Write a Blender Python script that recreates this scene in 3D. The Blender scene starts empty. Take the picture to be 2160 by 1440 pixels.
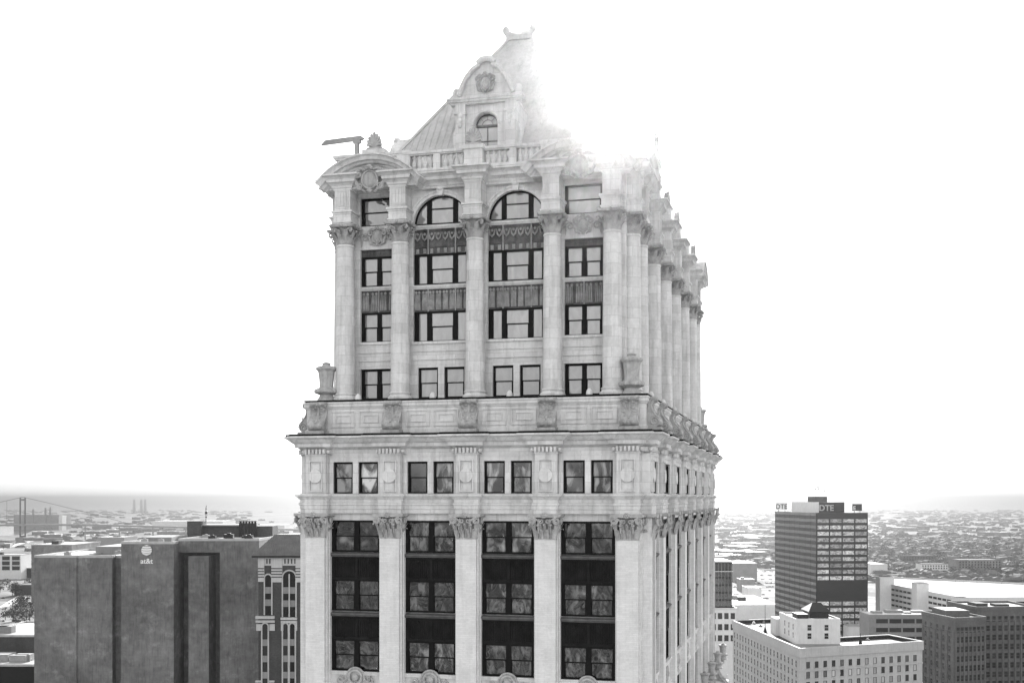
import bpy, bmesh, math, random
from mathutils import Vector, Matrix
PI = math.pi
R = math.radians
rnd = random.Random(7)
SC = bpy.context.scene
COL = SC.collection
EYE = 115.0                       # camera height over the ground
F = 2500.0                        # focal length in photo pixels
HZ_ROW = 1050.0                   # photo row of the eye level

# ------------------------------------------------------------------ camera, sky, sun
cam_d = bpy.data.cameras.new('camera'); cam = bpy.data.objects.new('camera', cam_d); COL.objects.link(cam)
cam.location = (0, 0, EYE); cam.rotation_euler = (R(90), 0, 0)
cam_d.sensor_width = 36; cam_d.lens = 36*F/2160; cam_d.shift_y = (HZ_ROW-720)/2160
cam_d.clip_start = 0.5; cam_d.clip_end = 90000
SC.camera = cam
SUN_EL, SUN_AZ, SUN_E = R(17.9), R(4.3), 5.0          # azimuth measured from +Y towards +X
W = bpy.data.worlds.new('World'); SC.world = W; W.use_nodes = True
nt = W.node_tree; nt.nodes.clear()
sky = nt.nodes.new('ShaderNodeTexSky'); sky.sky_type = 'NISHITA'; sky.sun_disc = False
sky.sun_elevation = SUN_EL; sky.sun_rotation = SUN_AZ; sky.altitude = 200
sky.air_density = 4.4; sky.dust_density = 0.2; sky.ozone_density = 1.0
bw = nt.nodes.new('ShaderNodeRGBToBW'); bg = nt.nodes.new('ShaderNodeBackground'); wo = nt.nodes.new('ShaderNodeOutputWorld')
bg.inputs['Strength'].default_value = 0.13
nt.links.new(sky.outputs[0], bw.inputs[0]); nt.links.new(bw.outputs[0], bg.inputs[0]); nt.links.new(bg.outputs[0], wo.inputs[0])
sd = bpy.data.lights.new('sun', 'SUN'); sd.energy = SUN_E; sd.angle = R(0.5); sd.color = (1, 1, 1)
sun = bpy.data.objects.new('sun', sd); COL.objects.link(sun)
sdir = Vector((math.sin(SUN_AZ)*math.cos(SUN_EL), math.cos(SUN_AZ)*math.cos(SUN_EL), math.sin(SUN_EL)))
sun.rotation_euler = sdir.to_track_quat('Z', 'Y').to_euler()
SC.view_settings.view_transform = 'Standard'; SC.view_settings.look = 'None'
SC.view_settings.exposure = 1.75; SC.view_settings.gamma = 1.0
SC.cycles.volume_bounces = 0; SC.cycles.max_bounces = 7; SC.cycles.diffuse_bounces = 4
SC.cycles.use_denoising = True

# ------------------------------------------------------------------ materials
TOWER = bpy.data.objects.new('stone_tower', None)
def mat(name, base, rough=.8, var=.12, vs=.5, streak=0.0, joints=None, bump=0.0, spec=.3, obj=None, courses=None, spots=0.0, metal=0.0):
    """grey procedural surface: base value, noise mottling, vertical streaks, optional masonry joints"""
    m = bpy.data.materials.new(name); m.use_nodes = True
    N = m.node_tree.nodes; L = m.node_tree.links; p = N['Principled BSDF']
    p.inputs['Roughness'].default_value = rough; p.inputs['Specular IOR Level'].default_value = spec; p.inputs['Metallic'].default_value = metal
    tc = N.new('ShaderNodeTexCoord')
    if obj: tc.object = obj
    co = tc.outputs['Object']
    if obj is None:
        g = N.new('ShaderNodeNewGeometry'); co = g.outputs['Position']
    def noise(scale, sc=(1, 1, 1), det=4, rough_=.6):
        mp = N.new('ShaderNodeMapping'); mp.inputs['Scale'].default_value = sc; L.new(co, mp.inputs[0])
        n = N.new('ShaderNodeTexNoise'); n.inputs['Scale'].default_value = scale; n.inputs['Detail'].default_value = det
        n.inputs['Roughness'].default_value = rough_; L.new(mp.outputs[0], n.inputs['Vector']); return n.outputs['Fac']
    def math_(op, a, b):
        n = N.new('ShaderNodeMath'); n.operation = op
        for i, x in enumerate((a, b)):
            if isinstance(x, (int, float)): n.inputs[i].default_value = x
            else: L.new(x, n.inputs[i])
        return n.outputs[0]
    def rng(x, a, b, c, d):
        n = N.new('ShaderNodeMapRange'); n.inputs[1].default_value = a; n.inputs[2].default_value = b
        n.inputs[3].default_value = c; n.inputs[4].default_value = d; L.new(x, n.inputs[0]); return n.outputs[0]
    v = rng(noise(vs), .25, .75, 1-var, 1+var)
    v = math_('MULTIPLY', v, rng(noise(vs*9, det=3), .3, .7, 1-var*.5, 1+var*.5))
    hgt = None
    if streak:
        v = math_('MULTIPLY', v, rng(noise(1.6, (1.6, 1.6, .16), 5), .48, .78, 1.0, 1-streak))
    if spots:
        v = math_('MULTIPLY', v, rng(noise(vs*2.3, det=6, rough_=.75), .55, .68, 1.0, 1-spots))
    if joints or courses:
        sx = N.new('ShaderNodeSeparateXYZ'); L.new(co, sx.inputs[0])
        cx = N.new('ShaderNodeCombineXYZ'); L.new(math_('ADD', sx.outputs[0], sx.outputs[1]), cx.inputs[0]); L.new(sx.outputs[2], cx.inputs[1])
        for (bw_, bh, mo, dark, bl) in [j for j in (joints, courses) if j]:
            b = N.new('ShaderNodeTexBrick'); b.inputs['Scale'].default_value = 1.0
            b.inputs['Brick Width'].default_value = bw_; b.inputs['Row Height'].default_value = bh; b.inputs['Mortar Size'].default_value = mo
            b.inputs['Color1'].default_value = (1, 1, 1, 1); b.inputs['Color2'].default_value = (1-bl,)*3+(1,)
            b.inputs['Mortar'].default_value = (1-dark,)*3+(1,); b.inputs['Mortar Smooth'].default_value = .3
            L.new(cx.outputs[0], b.inputs['Vector']); v = math_('MULTIPLY', v, b.outputs['Color'])
    v = math_('MULTIPLY', v, base)
    cc = N.new('ShaderNodeCombineColor')
    for i in range(3): L.new(v, cc.inputs[i])
    L.new(cc.outputs[0], p.inputs['Base Color'])
    if bump:
        bp = N.new('ShaderNodeBump'); bp.inputs['Strength'].default_value = bump; bp.inputs['Distance'].default_value = .05
        L.new(noise(12, det=5), bp.inputs['Height']); L.new(bp.outputs[0], p.inputs['Normal'])
    return m

def glass(name, lo, hi, ior, wav, wscale, rough=.03, vary=.3, edge=(.4,.72), stretch=(1.2,1.2,.5)):
    """window glass: patches in the pane colour paint blinds and reflections under a wavy surface"""
    m = bpy.data.materials.new(name); m.use_nodes = True
    N = m.node_tree.nodes; L = m.node_tree.links; p = N['Principled BSDF']
    g = N.new('ShaderNodeNewGeometry'); oi = N.new('ShaderNodeObjectInfo')
    mp = N.new('ShaderNodeMapping'); mp.inputs['Scale'].default_value = (1.2, 1.2, .5); L.new(g.outputs['Position'], mp.inputs[0])
    off = N.new('ShaderNodeVectorMath'); off.operation = 'SCALE'; off.inputs[0].default_value = (37, 11, 23); L.new(oi.outputs['Random'], off.inputs[3])
    L.new(off.outputs[0], mp.inputs['Location'])
    n = N.new('ShaderNodeTexNoise'); n.inputs['Scale'].default_value = 1.1; n.inputs['Detail'].default_value = 5; n.inputs['Distortion'].default_value = .8; L.new(mp.outputs[0], n.inputs['Vector'])
    mr = N.new('ShaderNodeMapRange'); mr.inputs[1].default_value = .40; mr.inputs[2].default_value = .72; mr.inputs[3].default_value = lo; mr.inputs[4].default_value = hi; mr.inputs[1].default_value = edge[0]; mr.inputs[2].default_value = edge[1]
    L.new(n.outputs['Fac'], mr.inputs[0]); mp.inputs['Scale'].default_value = stretch
    mv = N.new('ShaderNodeMath'); mv.operation = 'MULTIPLY'; mq = N.new('ShaderNodeMapRange'); mq.inputs[3].default_value = 1-vary; mq.inputs[4].default_value = 1+vary; L.new(oi.outputs['Random'], mq.inputs[0])
    L.new(mr.outputs[0], mv.inputs[0]); L.new(mq.outputs[0], mv.inputs[1])
    cc = N.new('ShaderNodeCombineColor')
    for i in range(3): L.new(mv.outputs[0], cc.inputs[i])
    L.new(cc.outputs[0], p.inputs['Base Color'])
    p.inputs['Roughness'].default_value = rough; p.inputs['IOR'].default_value = ior
    w = N.new('ShaderNodeTexNoise'); w.inputs['Scale'].default_value = wscale; w.inputs['Detail'].default_value = 1; w.inputs['Distortion'].default_value = .8; L.new(mp.outputs[0], w.inputs['Vector'])
    bp = N.new('ShaderNodeBump'); bp.inputs['Strength'].default_value = wav; bp.inputs['Distance'].default_value = .12
    L.new(w.outputs['Fac'], bp.inputs['Height']); L.new(bp.outputs[0], p.inputs['Normal'])
    return m

STONE = mat('terracotta_stone', .66, .8, .13, .6, .34, joints=(1.25, .62, .014, .28, .15), bump=.3, obj=TOWER)
ORN = mat('carved_terracotta', .40, .85, .28, 3.0, .35, bump=.8, obj=TOWER)
BRICK = mat('pale_brick', .68, .85, .10, .8, .16, courses=(.42, .115, .012, .12, .10), bump=.25, obj=TOWER)
FRAME = mat('dark_window_metal', .008, .6, .2, 2, spec=.12, obj=TOWER)
SPAN = mat('dark_spandrel_metal', .013, .6, .5, 1.5, .3, spec=.12, obj=TOWER)
RELM = mat('pale_relief_metal', .30, .7, .35, 2.5, .4, spec=.15, obj=TOWER)
SPANL = mat('haze_pale_spandrel_metal', .11, .7, .5, 1.8, .5, bump=.6, spec=.15, obj=TOWER)  # weathered metal, painted lighter for the glow and haze up there
LEAD_SHADE = mat('lead_and_gutter_shade', .012, .8, .3, 1, spec=.1, obj=TOWER)  # dark lead, also painted as shade above the cornice
SILL = mat('grey_sill_metal', .10, .6, .35, 2.0, .3, obj=TOWER)
ROOF = mat('glare_pale_copper_roof', .48, .6, .16, .5, .25, obj=TOWER)  # weathered copper, base raised to paint in the sun glare
GLASS = glass('window_glass', .001, .13, 2.1, .9, .35, .01, .95, (.48,.68), (2.2,2.2,1.1))
GLASSU = glass('upper_window_glass', .17, .25, 2.1, .05, .4, .03, .2)  # base lifted to paint in the flare over the upper panes
GLASSA = glass('attic_window_glass', .004, .34, 2.0, .7, .35, .01, .95, (.46,.6), (1.2,1.2,.6))
GLASSD = glass('side_window_glass', .002, .01, 1.15, .1, .5, .3)  # dull dark glass, painting in the shade of the deep side reveals

# ------------------------------------------------------------------ mesh helpers
class MB:
    def __init__(s): s.v = []; s.f = []; s.s = []; s.M = None
    def add(s, vs, fs, smooth=False):
        o = len(s.v)
        s.v += [tuple(s.M @ Vector(p)) for p in vs] if s.M is not None else [tuple(p) for p in vs]
        s.f += [tuple(i+o for i in f) for f in fs]; s.s += [smooth]*len(fs)
    def box(s, x0, x1, y0, y1, z0, z1):
        s.add([(x0,y0,z0),(x1,y0,z0),(x1,y1,z0),(x0,y1,z0),(x0,y0,z1),(x1,y0,z1),(x1,y1,z1),(x0,y1,z1)],
              [(3,2,1,0),(4,5,6,7),(0,1,5,4),(1,2,6,5),(2,3,7,6),(3,0,4,7)])
    def frame(s, x0, x1, z0, z1, w, y0, y1):
        s.box(x0, x0+w, y0, y1, z0, z1); s.box(x1-w, x1, y0, y1, z0, z1)
        s.box(x0+w, x1-w, y0, y1, z0, z0+w); s.box(x0+w, x1-w, y0, y1, z1-w, z1)
    def ext(s, poly, y0, y1, smooth=False):           # polygon in (x, z) pushed along y
        n = len(poly)
        s.add([(x,y0,z) for x,z in poly]+[(x,y1,z) for x,z in poly],
              [tuple(range(n)), tuple(range(2*n-1, n-1, -1))])
        s.add([(x,y0,z) for x,z in poly]+[(x,y1,z) for x,z in poly],
              [(i,(i+1)%n,(i+1)%n+n,i+n) for i in range(n)], smooth)
    def extx(s, poly, x0, x1, smooth=False):          # polygon in (y, z) pushed along x
        n = len(poly); V = [(x0,y,z) for y,z in poly]+[(x1,y,z) for y,z in poly]
        s.add(V, [tuple(range(n)), tuple(range(2*n-1, n-1, -1))])
        s.add(V, [(i,(i+1)%n,(i+1)%n+n,i+n) for i in range(n)], smooth)
    def lathe(s, prof, n=20, c=(0,0,0), flute=0, a0=0, a1=2*PI, smooth=True):
        full = abs(a1-a0-2*PI) < 1e-6; k = n if full else n+1
        V = []
        for r, z in prof:
            for i in range(k):
                a = a0+(a1-a0)*i/n
                rr = r*(1+flute*(1 if i % 2 else -1))
                V.append((c[0]+rr*math.cos(a), c[1]+rr*math.sin(a), c[2]+z))
        fs = []
        for j in range(len(prof)-1):
            for i in range(n):
                i2 = (i+1) % k
                fs.append((j*k+i, j*k+i2, (j+1)*k+i2, (j+1)*k+i))
        s.add(V, fs, smooth)
        for j in (0, len(prof)-1):
            if prof[j][0] > 1e-4 and full: s.add([V[j*k+i] for i in range(k)], [tuple(range(k))])
    def tube(s, pts, r, n=6, cap=True):
        P = [Vector(p) for p in pts]; m = len(P); rs = r if isinstance(r, (list, tuple)) else [r]*m
        V = []; ref = None
        for i in range(m):
            t = (P[min(i+1,m-1)]-P[max(i-1,0)]).normalized()
            if ref is None:
                ref = t.orthogonal().normalized()
            ref = (ref - t*ref.dot(t)).normalized(); b = t.cross(ref)
            for k in range(n):
                a = 2*PI*k/n; V.append(P[i]+(ref*math.cos(a)+b*math.sin(a))*rs[i])
        s.add(V, [(i*n+k, i*n+(k+1)%n, (i+1)*n+(k+1)%n, (i+1)*n+k) for i in range(m-1) for k in range(n)], True)
        if cap: s.add(V[:n], [tuple(range(n))]); s.add(V[-n:], [tuple(range(n))])
    def ball(s, c, rx, ry=None, rz=None, n=10, m=6):
        ry = ry or rx; rz = rz or rx
        V = []
        for j in range(m+1):
            t = PI*j/m
            for i in range(n):
                a = 2*PI*i/n; V.append((c[0]+rx*math.sin(t)*math.cos(a), c[1]+ry*math.sin(t)*math.sin(a), c[2]-rz*math.cos(t)))
        s.add(V, [(j*n+i, j*n+(i+1)%n, (j+1)*n+(i+1)%n, (j+1)*n+i) for j in range(m) for i in range(n)], True)
    def spiral(s, c, u, w, R0, R1, turns, r0, r1, a0=0, n=6, steps=22):
        c, u, w = Vector(c), Vector(u), Vector(w); P = []; rs = []
        for i in range(steps+1):
            t = i/steps; a = a0+turns*2*PI*t; rr = R0+(R1-R0)*t
            P.append(c+(u*math.cos(a)+w*math.sin(a))*rr); rs.append(r0+(r1-r0)*t)
        s.tube(P, rs, n)
    def leaf(s, o, out, h, w, curl=.3, lean=.16):      # acanthus leaf curling outwards at its tip
        o = Vector(o); out = Vector(out).normalized(); side = Vector((-out.y, out.x, 0)); V = []
        prof = [(0,0,.8),(lean*.4,.3,1.0),(lean*.9,.55,.9),(lean+curl*.25,.8,1.0),(lean+curl*.65,.97,.75),(lean+curl*.95,.95,.5),(lean+curl,.84,.2)]
        for q, (d, z, ww) in enumerate(prof):
            for k in (-1, -.5, 0, .5, 1):
                V.append(o+out*(d*h+(1-abs(k))*.05*h)+side*(k*w*.5*ww*(1.0 if q % 2 else .86))+Vector((0,0,z*h)))
        s.add(V, [(q*5+k, q*5+k+1, (q+1)*5+k+1, (q+1)*5+k) for q in range(len(prof)-1) for k in range(4)], True)
    def sweep(s, path, prof, cap=True):                # mitred moulding round a closed rectilinear outline
        n = len(path); nor = []
        for i in range(n):
            a = Vector(path[i]); b = Vector(path[(i+1) % n]); d = (b-a).normalized(); nor.append(Vector((d.y, -d.x)))
        V = []
        for o, z in prof:
            for i in range(n):
                n1, n2 = nor[i-1], nor[i]; q = Vector(path[i])+(n1+n2)*(o/(1+n1.dot(n2))); V.append((q.x, q.y, z))
        s.add(V, [(j*n+i, j*n+(i+1)%n, (j+1)*n+(i+1)%n, (j+1)*n+i) for j in range(len(prof)-1) for i in range(n)])
        if cap: s.add(V[:n], [tuple(range(n))]); s.add(V[-n:], [tuple(range(n))])
    def mesh(s, name, m, angle=38, bevel=0):
        me = bpy.data.meshes.new(name); me.from_pydata(s.v, [], s.f)
        for p, q in zip(me.polygons, s.s): p.use_smooth = q
        b = bmesh.new(); b.from_mesh(me); bmesh.ops.recalc_face_normals(b, faces=b.faces); b.to_mesh(me); b.free()
        me.set_sharp_from_angle(angle=R(angle))
        for q in (m if isinstance(m, (list, tuple)) else [m]): me.materials.append(q)
        return me
def obj(name, me, parent=None, loc=(0,0,0), rz=0, sc=None, **kw):
    o = bpy.data.objects.new(name, me); COL.objects.link(o); o.location = loc; o.rotation_euler = (0,0,rz)
    if sc: o.scale = sc
    if parent: o.parent = parent
    for k, v in kw.items(): o[k] = v
    return o
def build(name, mb, m, parent=None, loc=(0,0,0), rz=0, **kw):
    return obj(name, mb.mesh(name, m), parent, loc, rz, **kw)

# ------------------------------------------------------------------ the stone tower
ANG = math.atan2(.248, .969)
COL.objects.link(TOWER); TOWER.location = (-2.77, 71.12, 0); TOWER.rotation_euler = (0,0,-ANG)
TOWER['label'] = 'pale ornate stone office tower with columns, arched windows and a steep copper roof'; TOWER['category'] = 'building'
TZ = EYE+.26
E0 = (0, 0, TZ)
H90 = R(90)
GRID = [6.7+6.4*k for k in range(6)]                   # pilaster axes along the right side
BAYX = [-7.32, -2.44, 2.44, 7.32]
SIDEB = [(3.95, 3.5)]+[((GRID[k]+GRID[k+1])/2, 4.66) for k in range(5)]+[(42.0, 3.9)]   # side bay centres and clear widths
def P(name, mb, m, parent=TOWER, **kw): return build(name, mb, m, parent, E0, **kw)
def at(name, me, x, y, z, side=0, parent=TOWER, **kw):  # side 0 front, 1 right, -1 left
    return obj(name, me, parent, (x, y, z+TZ), side*H90, **kw)

# core walls of the shaft and the setback block
b = MB()
b.box(-9.85, 9.85, 1.05, 45.0, -EYE, -.6); b.box(9.85, 10.5, 2.5, 43.9, -EYE, -.6)
b.box(-11.1, -10.35, .8, 2.1, -EYE, -.6); b.box(10.35, 11.1, .8, 2.1, -EYE, -.6)
b.box(-11.1, -9.85, 2.1, 2.5, -EYE, -.6); b.box(9.85, 11.1, 2.1, 2.5, -EYE, -.6)
b.box(9.85, 11.1, 43.9, 45.3, -EYE, -.6); b.box(-11.1, -9.85, 43.9, 45.3, -EYE, -.6)
b.box(-11.0, -9.85, 6.0, 43.9, -EYE, -.6)
P('shaft_wall', b, BRICK)

# pale bands with no window between the storeys below the third row
def bay_list(): return [(x, 0.0, 3.3, 0) for x in BAYX]+[(s, 0, w, 1) for s, w in SIDEB]
for (c, _, w, side) in bay_list():
    b = MB(); b.box(-w/2, w/2, -.2, .2, -12.75, -11.0); b.box(-w/2, w/2, -.28, -.2, -11.22, -11.0); b.box(-w/2, w/2, -.27, -.2, -12.75, -12.5)
    l = MB(); l.box(-w/2, w/2, -.05, .2, -1.64, -1.0)
    if side == 0: at('lintel', l.mesh('lintel', STONE), c, .88, 0)
    else: at('lintel', l.mesh('lintel', STONE), 10.62, c, 0, 1)
    if side == 0: at('bay_band', b.mesh('bay_band', STONE), c, .88, 0)
    else: at('bay_band', b.mesh('bay_band', STONE), 10.62, c, 0, 1)

def window_mesh(w, h, cols, mull, rail=.5, jam=None, dep=.14):
    """frame and pane meshes; origin at the middle of the sill, facing -y"""
    jam = jam if jam is not None else (w-sum(cols)-mull*(len(cols)-1))/2
    b = MB(); g = MB(); x = -w/2
    b.box(-w/2, w/2, -.02, dep, 0, .1); b.box(-w/2, w/2, -.02, dep, h-.12, h)
    b.box(-w/2, -w/2+jam, -.02, dep, .1, h-.12); b.box(w/2-jam, w/2, -.02, dep, .1, h-.12)
    x = -w/2+jam
    for i, cw in enumerate(cols):
        g.add([(x-.02, .085, .05), (x+cw+.02, .085, .05), (x+cw+.02, .085, h-.05), (x-.02, .085, h-.05)], [(0,1,2,3)])
        if rail and cw > .8: b.box(x, x+cw, .02, .12, h*rail-.035, h*rail+.035)
        if rail and cw > .8:                       # the lower sash sits further in
            b.box(x, x+.05, .05, .12, .1, h*rail-.035); b.box(x+cw-.05, x+cw, .05, .12, .1, h*rail-.035)
        x += cw
        if i < len(cols)-1: b.box(x, x+mull, 0, dep, .1, h-.12); x += mull
    return b.mesh('window', FRAME), g
def put_window(fm, gb, x, y, z, side, gm, name='window'):
    o = at(name, fm, x, y, z, side)
    obj('pane', gb if isinstance(gb, bpy.types.Mesh) else gb.mesh('pane', gm), o)
    return o

# lower three storeys: paired sash windows over fluted metal spandrels
ROW = [(-3.6, 1.96), (-7.26, 1.94), (-10.98, 1.96)]
wf, wg = window_mesh(3.3, 1.96, (1.28, 1.28), .32); wgm = wg.mesh('pane', GLASS)
def spandrel_mesh(w, h, m, drape=False):
    b = MB(); b.box(-w/2, w/2, 0, .16, 0, h)
    b.box(-w/2, w/2, -.05, 0, h-.14, h); b.box(-w/2, w/2, -.05, 0, 0, .16)
    n = int(w/.135)
    for i in range(n):
        x = -w/2+(i+.5)*w/n
        b.box(x-.035, x+.035, -.035, 0, .18, h-.16)
        b.box(x-.03, x+.03, -.075, -.05, h-.11, h-.05)
    for x in (-w/2+.1, 0, w/2-.1): b.box(x-.09, x+.09, -.07, -.0, 0.02, h)
    for x in (-w/4, w/4):
        b.ball((x, -.05, h-.25), .08, .05, .1, 8, 5); b.ball((x, -.05, .1), .06, .05, .07, 8, 5)
    return b.mesh('spandrel', m)
def sill_mesh(w):
    b = MB(); b.extx([(.1, 0), (-.16, 0), (-.2, .05), (-.26, .12), (-.26, .2), (-.05, .26), (.1, .26)], -w/2, w/2)
    return b.mesh('sill', SILL)
spm, slm = spandrel_mesh(3.3, 1.42, SPAN), sill_mesh(3.3)
for x in BAYX:
    for z, h in ROW: put_window(wf, wgm, x, .80, z, 0, GLASS)
    for z in (-5.34, -9.04):
        o = at('spandrel', spm, x, .83, z); obj('sill', slm, o, (0, 0, 1.44))
for c, w in SIDEB:
    f2, g2 = window_mesh(w, 1.96, ((w-.8)/2,)*2, .36); g2 = g2.mesh('pane', GLASSD)
    sp2, sl2 = spandrel_mesh(w, 1.42, SPAN), sill_mesh(w)
    for z, h in ROW: put_window(f2, g2, 10.66, c, z, 1, GLASSD)
    put_window(*window_mesh(w, 3.6, ((w-.8)/2,)*2, .36, .4), 10.66, c, -16.38, 1, GLASSD)
    for z in (-5.34, -9.04):
        o = at('spandrel', sp2, 10.64, c, z, 1); obj('sill', sl2, o, (0, 0, 1.44))

# pilasters with their capitals
def pilaster_mesh():
    b = MB(); b.box(-.63, .63, 0, 1.4, -EYE, -2.72)
    b.box(-.73, -.63, .25, 1.4, -EYE, -1.1); b.box(.63, .73, .25, 1.4, -EYE, -1.1)
    b.box(-.79, -.73, .5, 1.4, -EYE, -1.1); b.box(.73, .79, .5, 1.4, -EYE, -1.1)
    return b.mesh('pilaster', BRICK)
def capital_square():
    """square Corinthian capital, height 1.52, origin at the bottom of the front face"""
    h = 1.52; b = MB()
    b.box(-.66, .66, -.03, 1.2, 0, .08)
    b.add([(-.5,.16,.05),(.5,.16,.05),(.5,1.2,.05),(-.5,1.2,.05),(-.52,.14,h-.16),(.52,.14,h-.16),(.52,1.2,h-.16),(-.52,1.2,h-.16)],
          [(0,1,5,4),(1,2,6,5),(2,3,7,6),(3,0,4,7)])
    b.ext([(-.98,h-.16),(-.9,h-.2),(.9,h-.2),(.98,h-.16),(1.0,h),(-1.0,h)], -.34, 1.15)
    for sx in (-1, 1):                                  # corner volutes and stems
        b.spiral((sx*.74, -.3, h-.42), (sx, 0, 0), (0, 0, 1), .2, .05, 1.6, .07, .045, PI*.75)
        b.tube([(sx*.22, -.06, .55), (sx*.26, -.16, .85), (sx*.4, -.24, h-.38), (sx*.6, -.3, h-.25), (sx*.74, -.31, h-.22)], [.05,.06,.07,.07,.06], 6)
        b.spiral((sx*.2, -.24, h-.42), (-sx, 0, 0), (0, 0, 1), .15, .04, 1.3, .055, .035, PI*.7)
        b.spiral((sx*.86, .5, h-.42), (0, 1, 0), (0, 0, 1), .2, .05, 1.6, .07, .045, PI*.75)
        b.leaf((sx*.62, .5, .05), (sx, 0, 0), .62, .5, .42); b.leaf((sx*.62, .95, .05), (sx, 0, 0), .98, .5, .34)
        b.leaf((sx*.58, .0, .05), (sx*.8, -1, 0), .95, .34, .36)
        b.leaf((sx*.17, -.02, .05), (0, -1, 0), .6, .2, .55); b.leaf((sx*.48, -.02, .05), (sx*.3, -1, 0), .6, .2, .55); b.leaf((sx*.33, .04, .05), (0, -1, 0), 1.0, .19, .36)
        b.ball((sx*.36, -.3, .86), .12, .12, .1, 8, 5)
        b.tube([(sx*.36, -.14, .4), (sx*.37, -.22, .6), (sx*.36, -.3, .86)], .05, 6)
    b.leaf((0, .04, .05), (0, -1, 0), .95, .19, .36)
    for k in range(6):                                  # rosette over the middle
        a = k*PI/3; b.ball((.11*math.cos(a), -.38, h-.08+.11*math.sin(a)), .075, .06, .075, 8, 5)
    b.ball((0, -.42, h-.08), .07, .07, .07, 8, 5)
    return b.mesh('capital', ORN)
pm, cm = pilaster_mesh(), capital_square()
b = MB(); b.box(-.63, .63, 0, .7, -EYE, -2.72); b.box(-.75, -.63, .25, .7, -EYE, -1.1); b.box(.63, .75, .25, .7, -EYE, -1.1); pms = b.mesh('pilaster', BRICK)
def put_pilaster(x, y, side):
    o = at('pilaster', pms if side else pm, x, y, 0, side); obj('capital', cm, o, (0, 0, -2.72)); return o
for x in (-9.76, -4.88, 0, 4.88, 9.76): put_pilaster(x, 0, 0)
for s in GRID+[44.6]: put_pilaster(11.1, s, 1)
put_pilaster(11.1, 1.5, 1); put_pilaster(-11.1, 1.5, -1); put_pilaster(-11.1, 6.7, -1)

# outlines for the mouldings: walls, breaks over the pilasters, notched corners
def outline(yw, yb, xw, xb, fb, half, sb, ci, cb, yn, ycr, yB, ycb):
    fr = []
    for a in fb: fr += [(a-half, yw), (a-half, yb), (a+half, yb), (a+half, yw)]
    rt = [(ci, yw), (ci, yb), (cb, yb), (cb, yn), (xb, yn), (xb, ycr), (xw, ycr)]
    for s in sb: rt += [(xw, s-half), (xb, s-half), (xb, s+half), (xw, s+half)]
    rt += [(xw, ycb), (xb, ycb), (xb, yB)]
    lf = [(-x, y) for x, y in reversed(rt)]
    return lf+fr+rt
LOW = outline(.55, .08, 10.62, 11.05, (-4.88, 0, 4.88), .72, GRID, 9.04, 10.45, .72, 2.2, 45.35, 43.8)
b = MB(); b.sweep(LOW, [(0,-1.2),(0,-.95),(.04,-.93),(.04,-.72),(.09,-.68),(.09,-.55),(.03,-.52),(.03,-.36),(.1,-.3),(.16,-.2),(.26,-.14),(.28,-.05),(.24,-.03),(.06,.02)])
P('architrave', b, STONE)
# attic storey
b = MB(); b.box(-10.5, 10.5, .9, 45.0, -.2, 3.4)
for x in BAYX+[None]:
    pass
def attic_bay(w):
    m = MB(); y0, y1 = -.3, .2                          # wall skin round two windows
    m.box(-w/2, -1.49, y0, y1, 0, 2.55); m.box(1.49, w/2, y0, y1, 0, 2.55); m.box(-.18, .18, y0, y1, 0, 1.98)
    m.box(-1.49, 1.49, y0, y1, 1.98, 2.55); m.box(-w/2, w/2, y0-.05, y0, 2.28, 2.36); m.box(-w/2, w/2, y0-.03, y1, -.04, .01)
    return m
a0 = attic_bay(3.5).mesh('attic_wall', STONE)
for x in BAYX: at('attic_wall', a0, x, .9, 0)
aw, ag = window_mesh(1.31, 1.97, (1.07,), 0); agm = ag.mesh('pane', GLASSA)
for x in BAYX:
    for d in (-.835, .835): put_window(aw, agm, x+d, .78, .01, 0, GLASS)
for c, w in SIDEB:
    wide = (w-1.0)/2
    m = MB(); m.box(-w/2-.2, -wide, -.3, .2, 0, 2.55); m.box(wide, w/2+.2, -.3, .2, 0, 2.55); m.box(-wide, wide, -.3, .2, 1.98, 2.55); m.box(-w/2, w/2, -.35, -.3, 2.28, 2.36)
    at('attic_wall', m.mesh('attic_wall', STONE), 10.55, c, 0, 1)
    put_window(*window_mesh(2*wide, 1.97, ((2*wide-.7)/2,)*2, .3), 10.72, c, .01, 1, GLASSD)
P('attic_core', b, STONE)
def attic_pier():
    m = MB(); m.box(-.66, .66, 0, .75, 0, 2.42)
    m.frame(-.44, .44, .12, 2.05, .07, -.1, 0); m.frame(-.31, .31, .25, 1.92, .04, -.04, 0)
    m.add([(.42*math.cos(2*PI*i/28), -.17, 1.1+.42*math.sin(2*PI*i/28)) for i in range(28)]+[(.42*math.cos(2*PI*i/28), 0, 1.1+.42*math.sin(2*PI*i/28)) for i in range(28)],
          [tuple(range(28))]+[(i,(i+1)%28,(i+1)%28+28,i+28) for i in range(28)])
    for q in range(6):                                  # dentils under the cornice
        x = -.6+.24*q; m.box(x-.065, x+.065, -.24, .1, 2.47, 2.76)
    m.box(-.72, .72, -.06, .4, 2.36, 2.46); m.box(-.7, .7, -.02, .4, 2.46, 2.78)
    for sx in (-.83, .83): m.ball((sx, -.03, 2.6), .12, .13, .13, 8, 5); m.box(sx-.08, sx+.08, .1, .5, 2.47, 2.75)
    return m.mesh('attic_pilaster', STONE)
ap = attic_pier()
for x in (-9.76, -4.88, 0, 4.88, 9.76): at('attic_pilaster', ap, x, .15, 0)
for s in [1.5]+GRID+[44.6]: at('attic_pilaster', ap, 11.0, s, 0, 1)
at('attic_pilaster', ap, -11.0, 1.5, 0, -1); at('attic_pilaster', ap, -11.0, 6.7, 0, -1)
for sx in (-10.6, 10.6):
    b = MB(); b.box(sx-.4, sx+.4, .78, .9, 0, 2.8); P('corner_wall', b, STONE)
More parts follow.
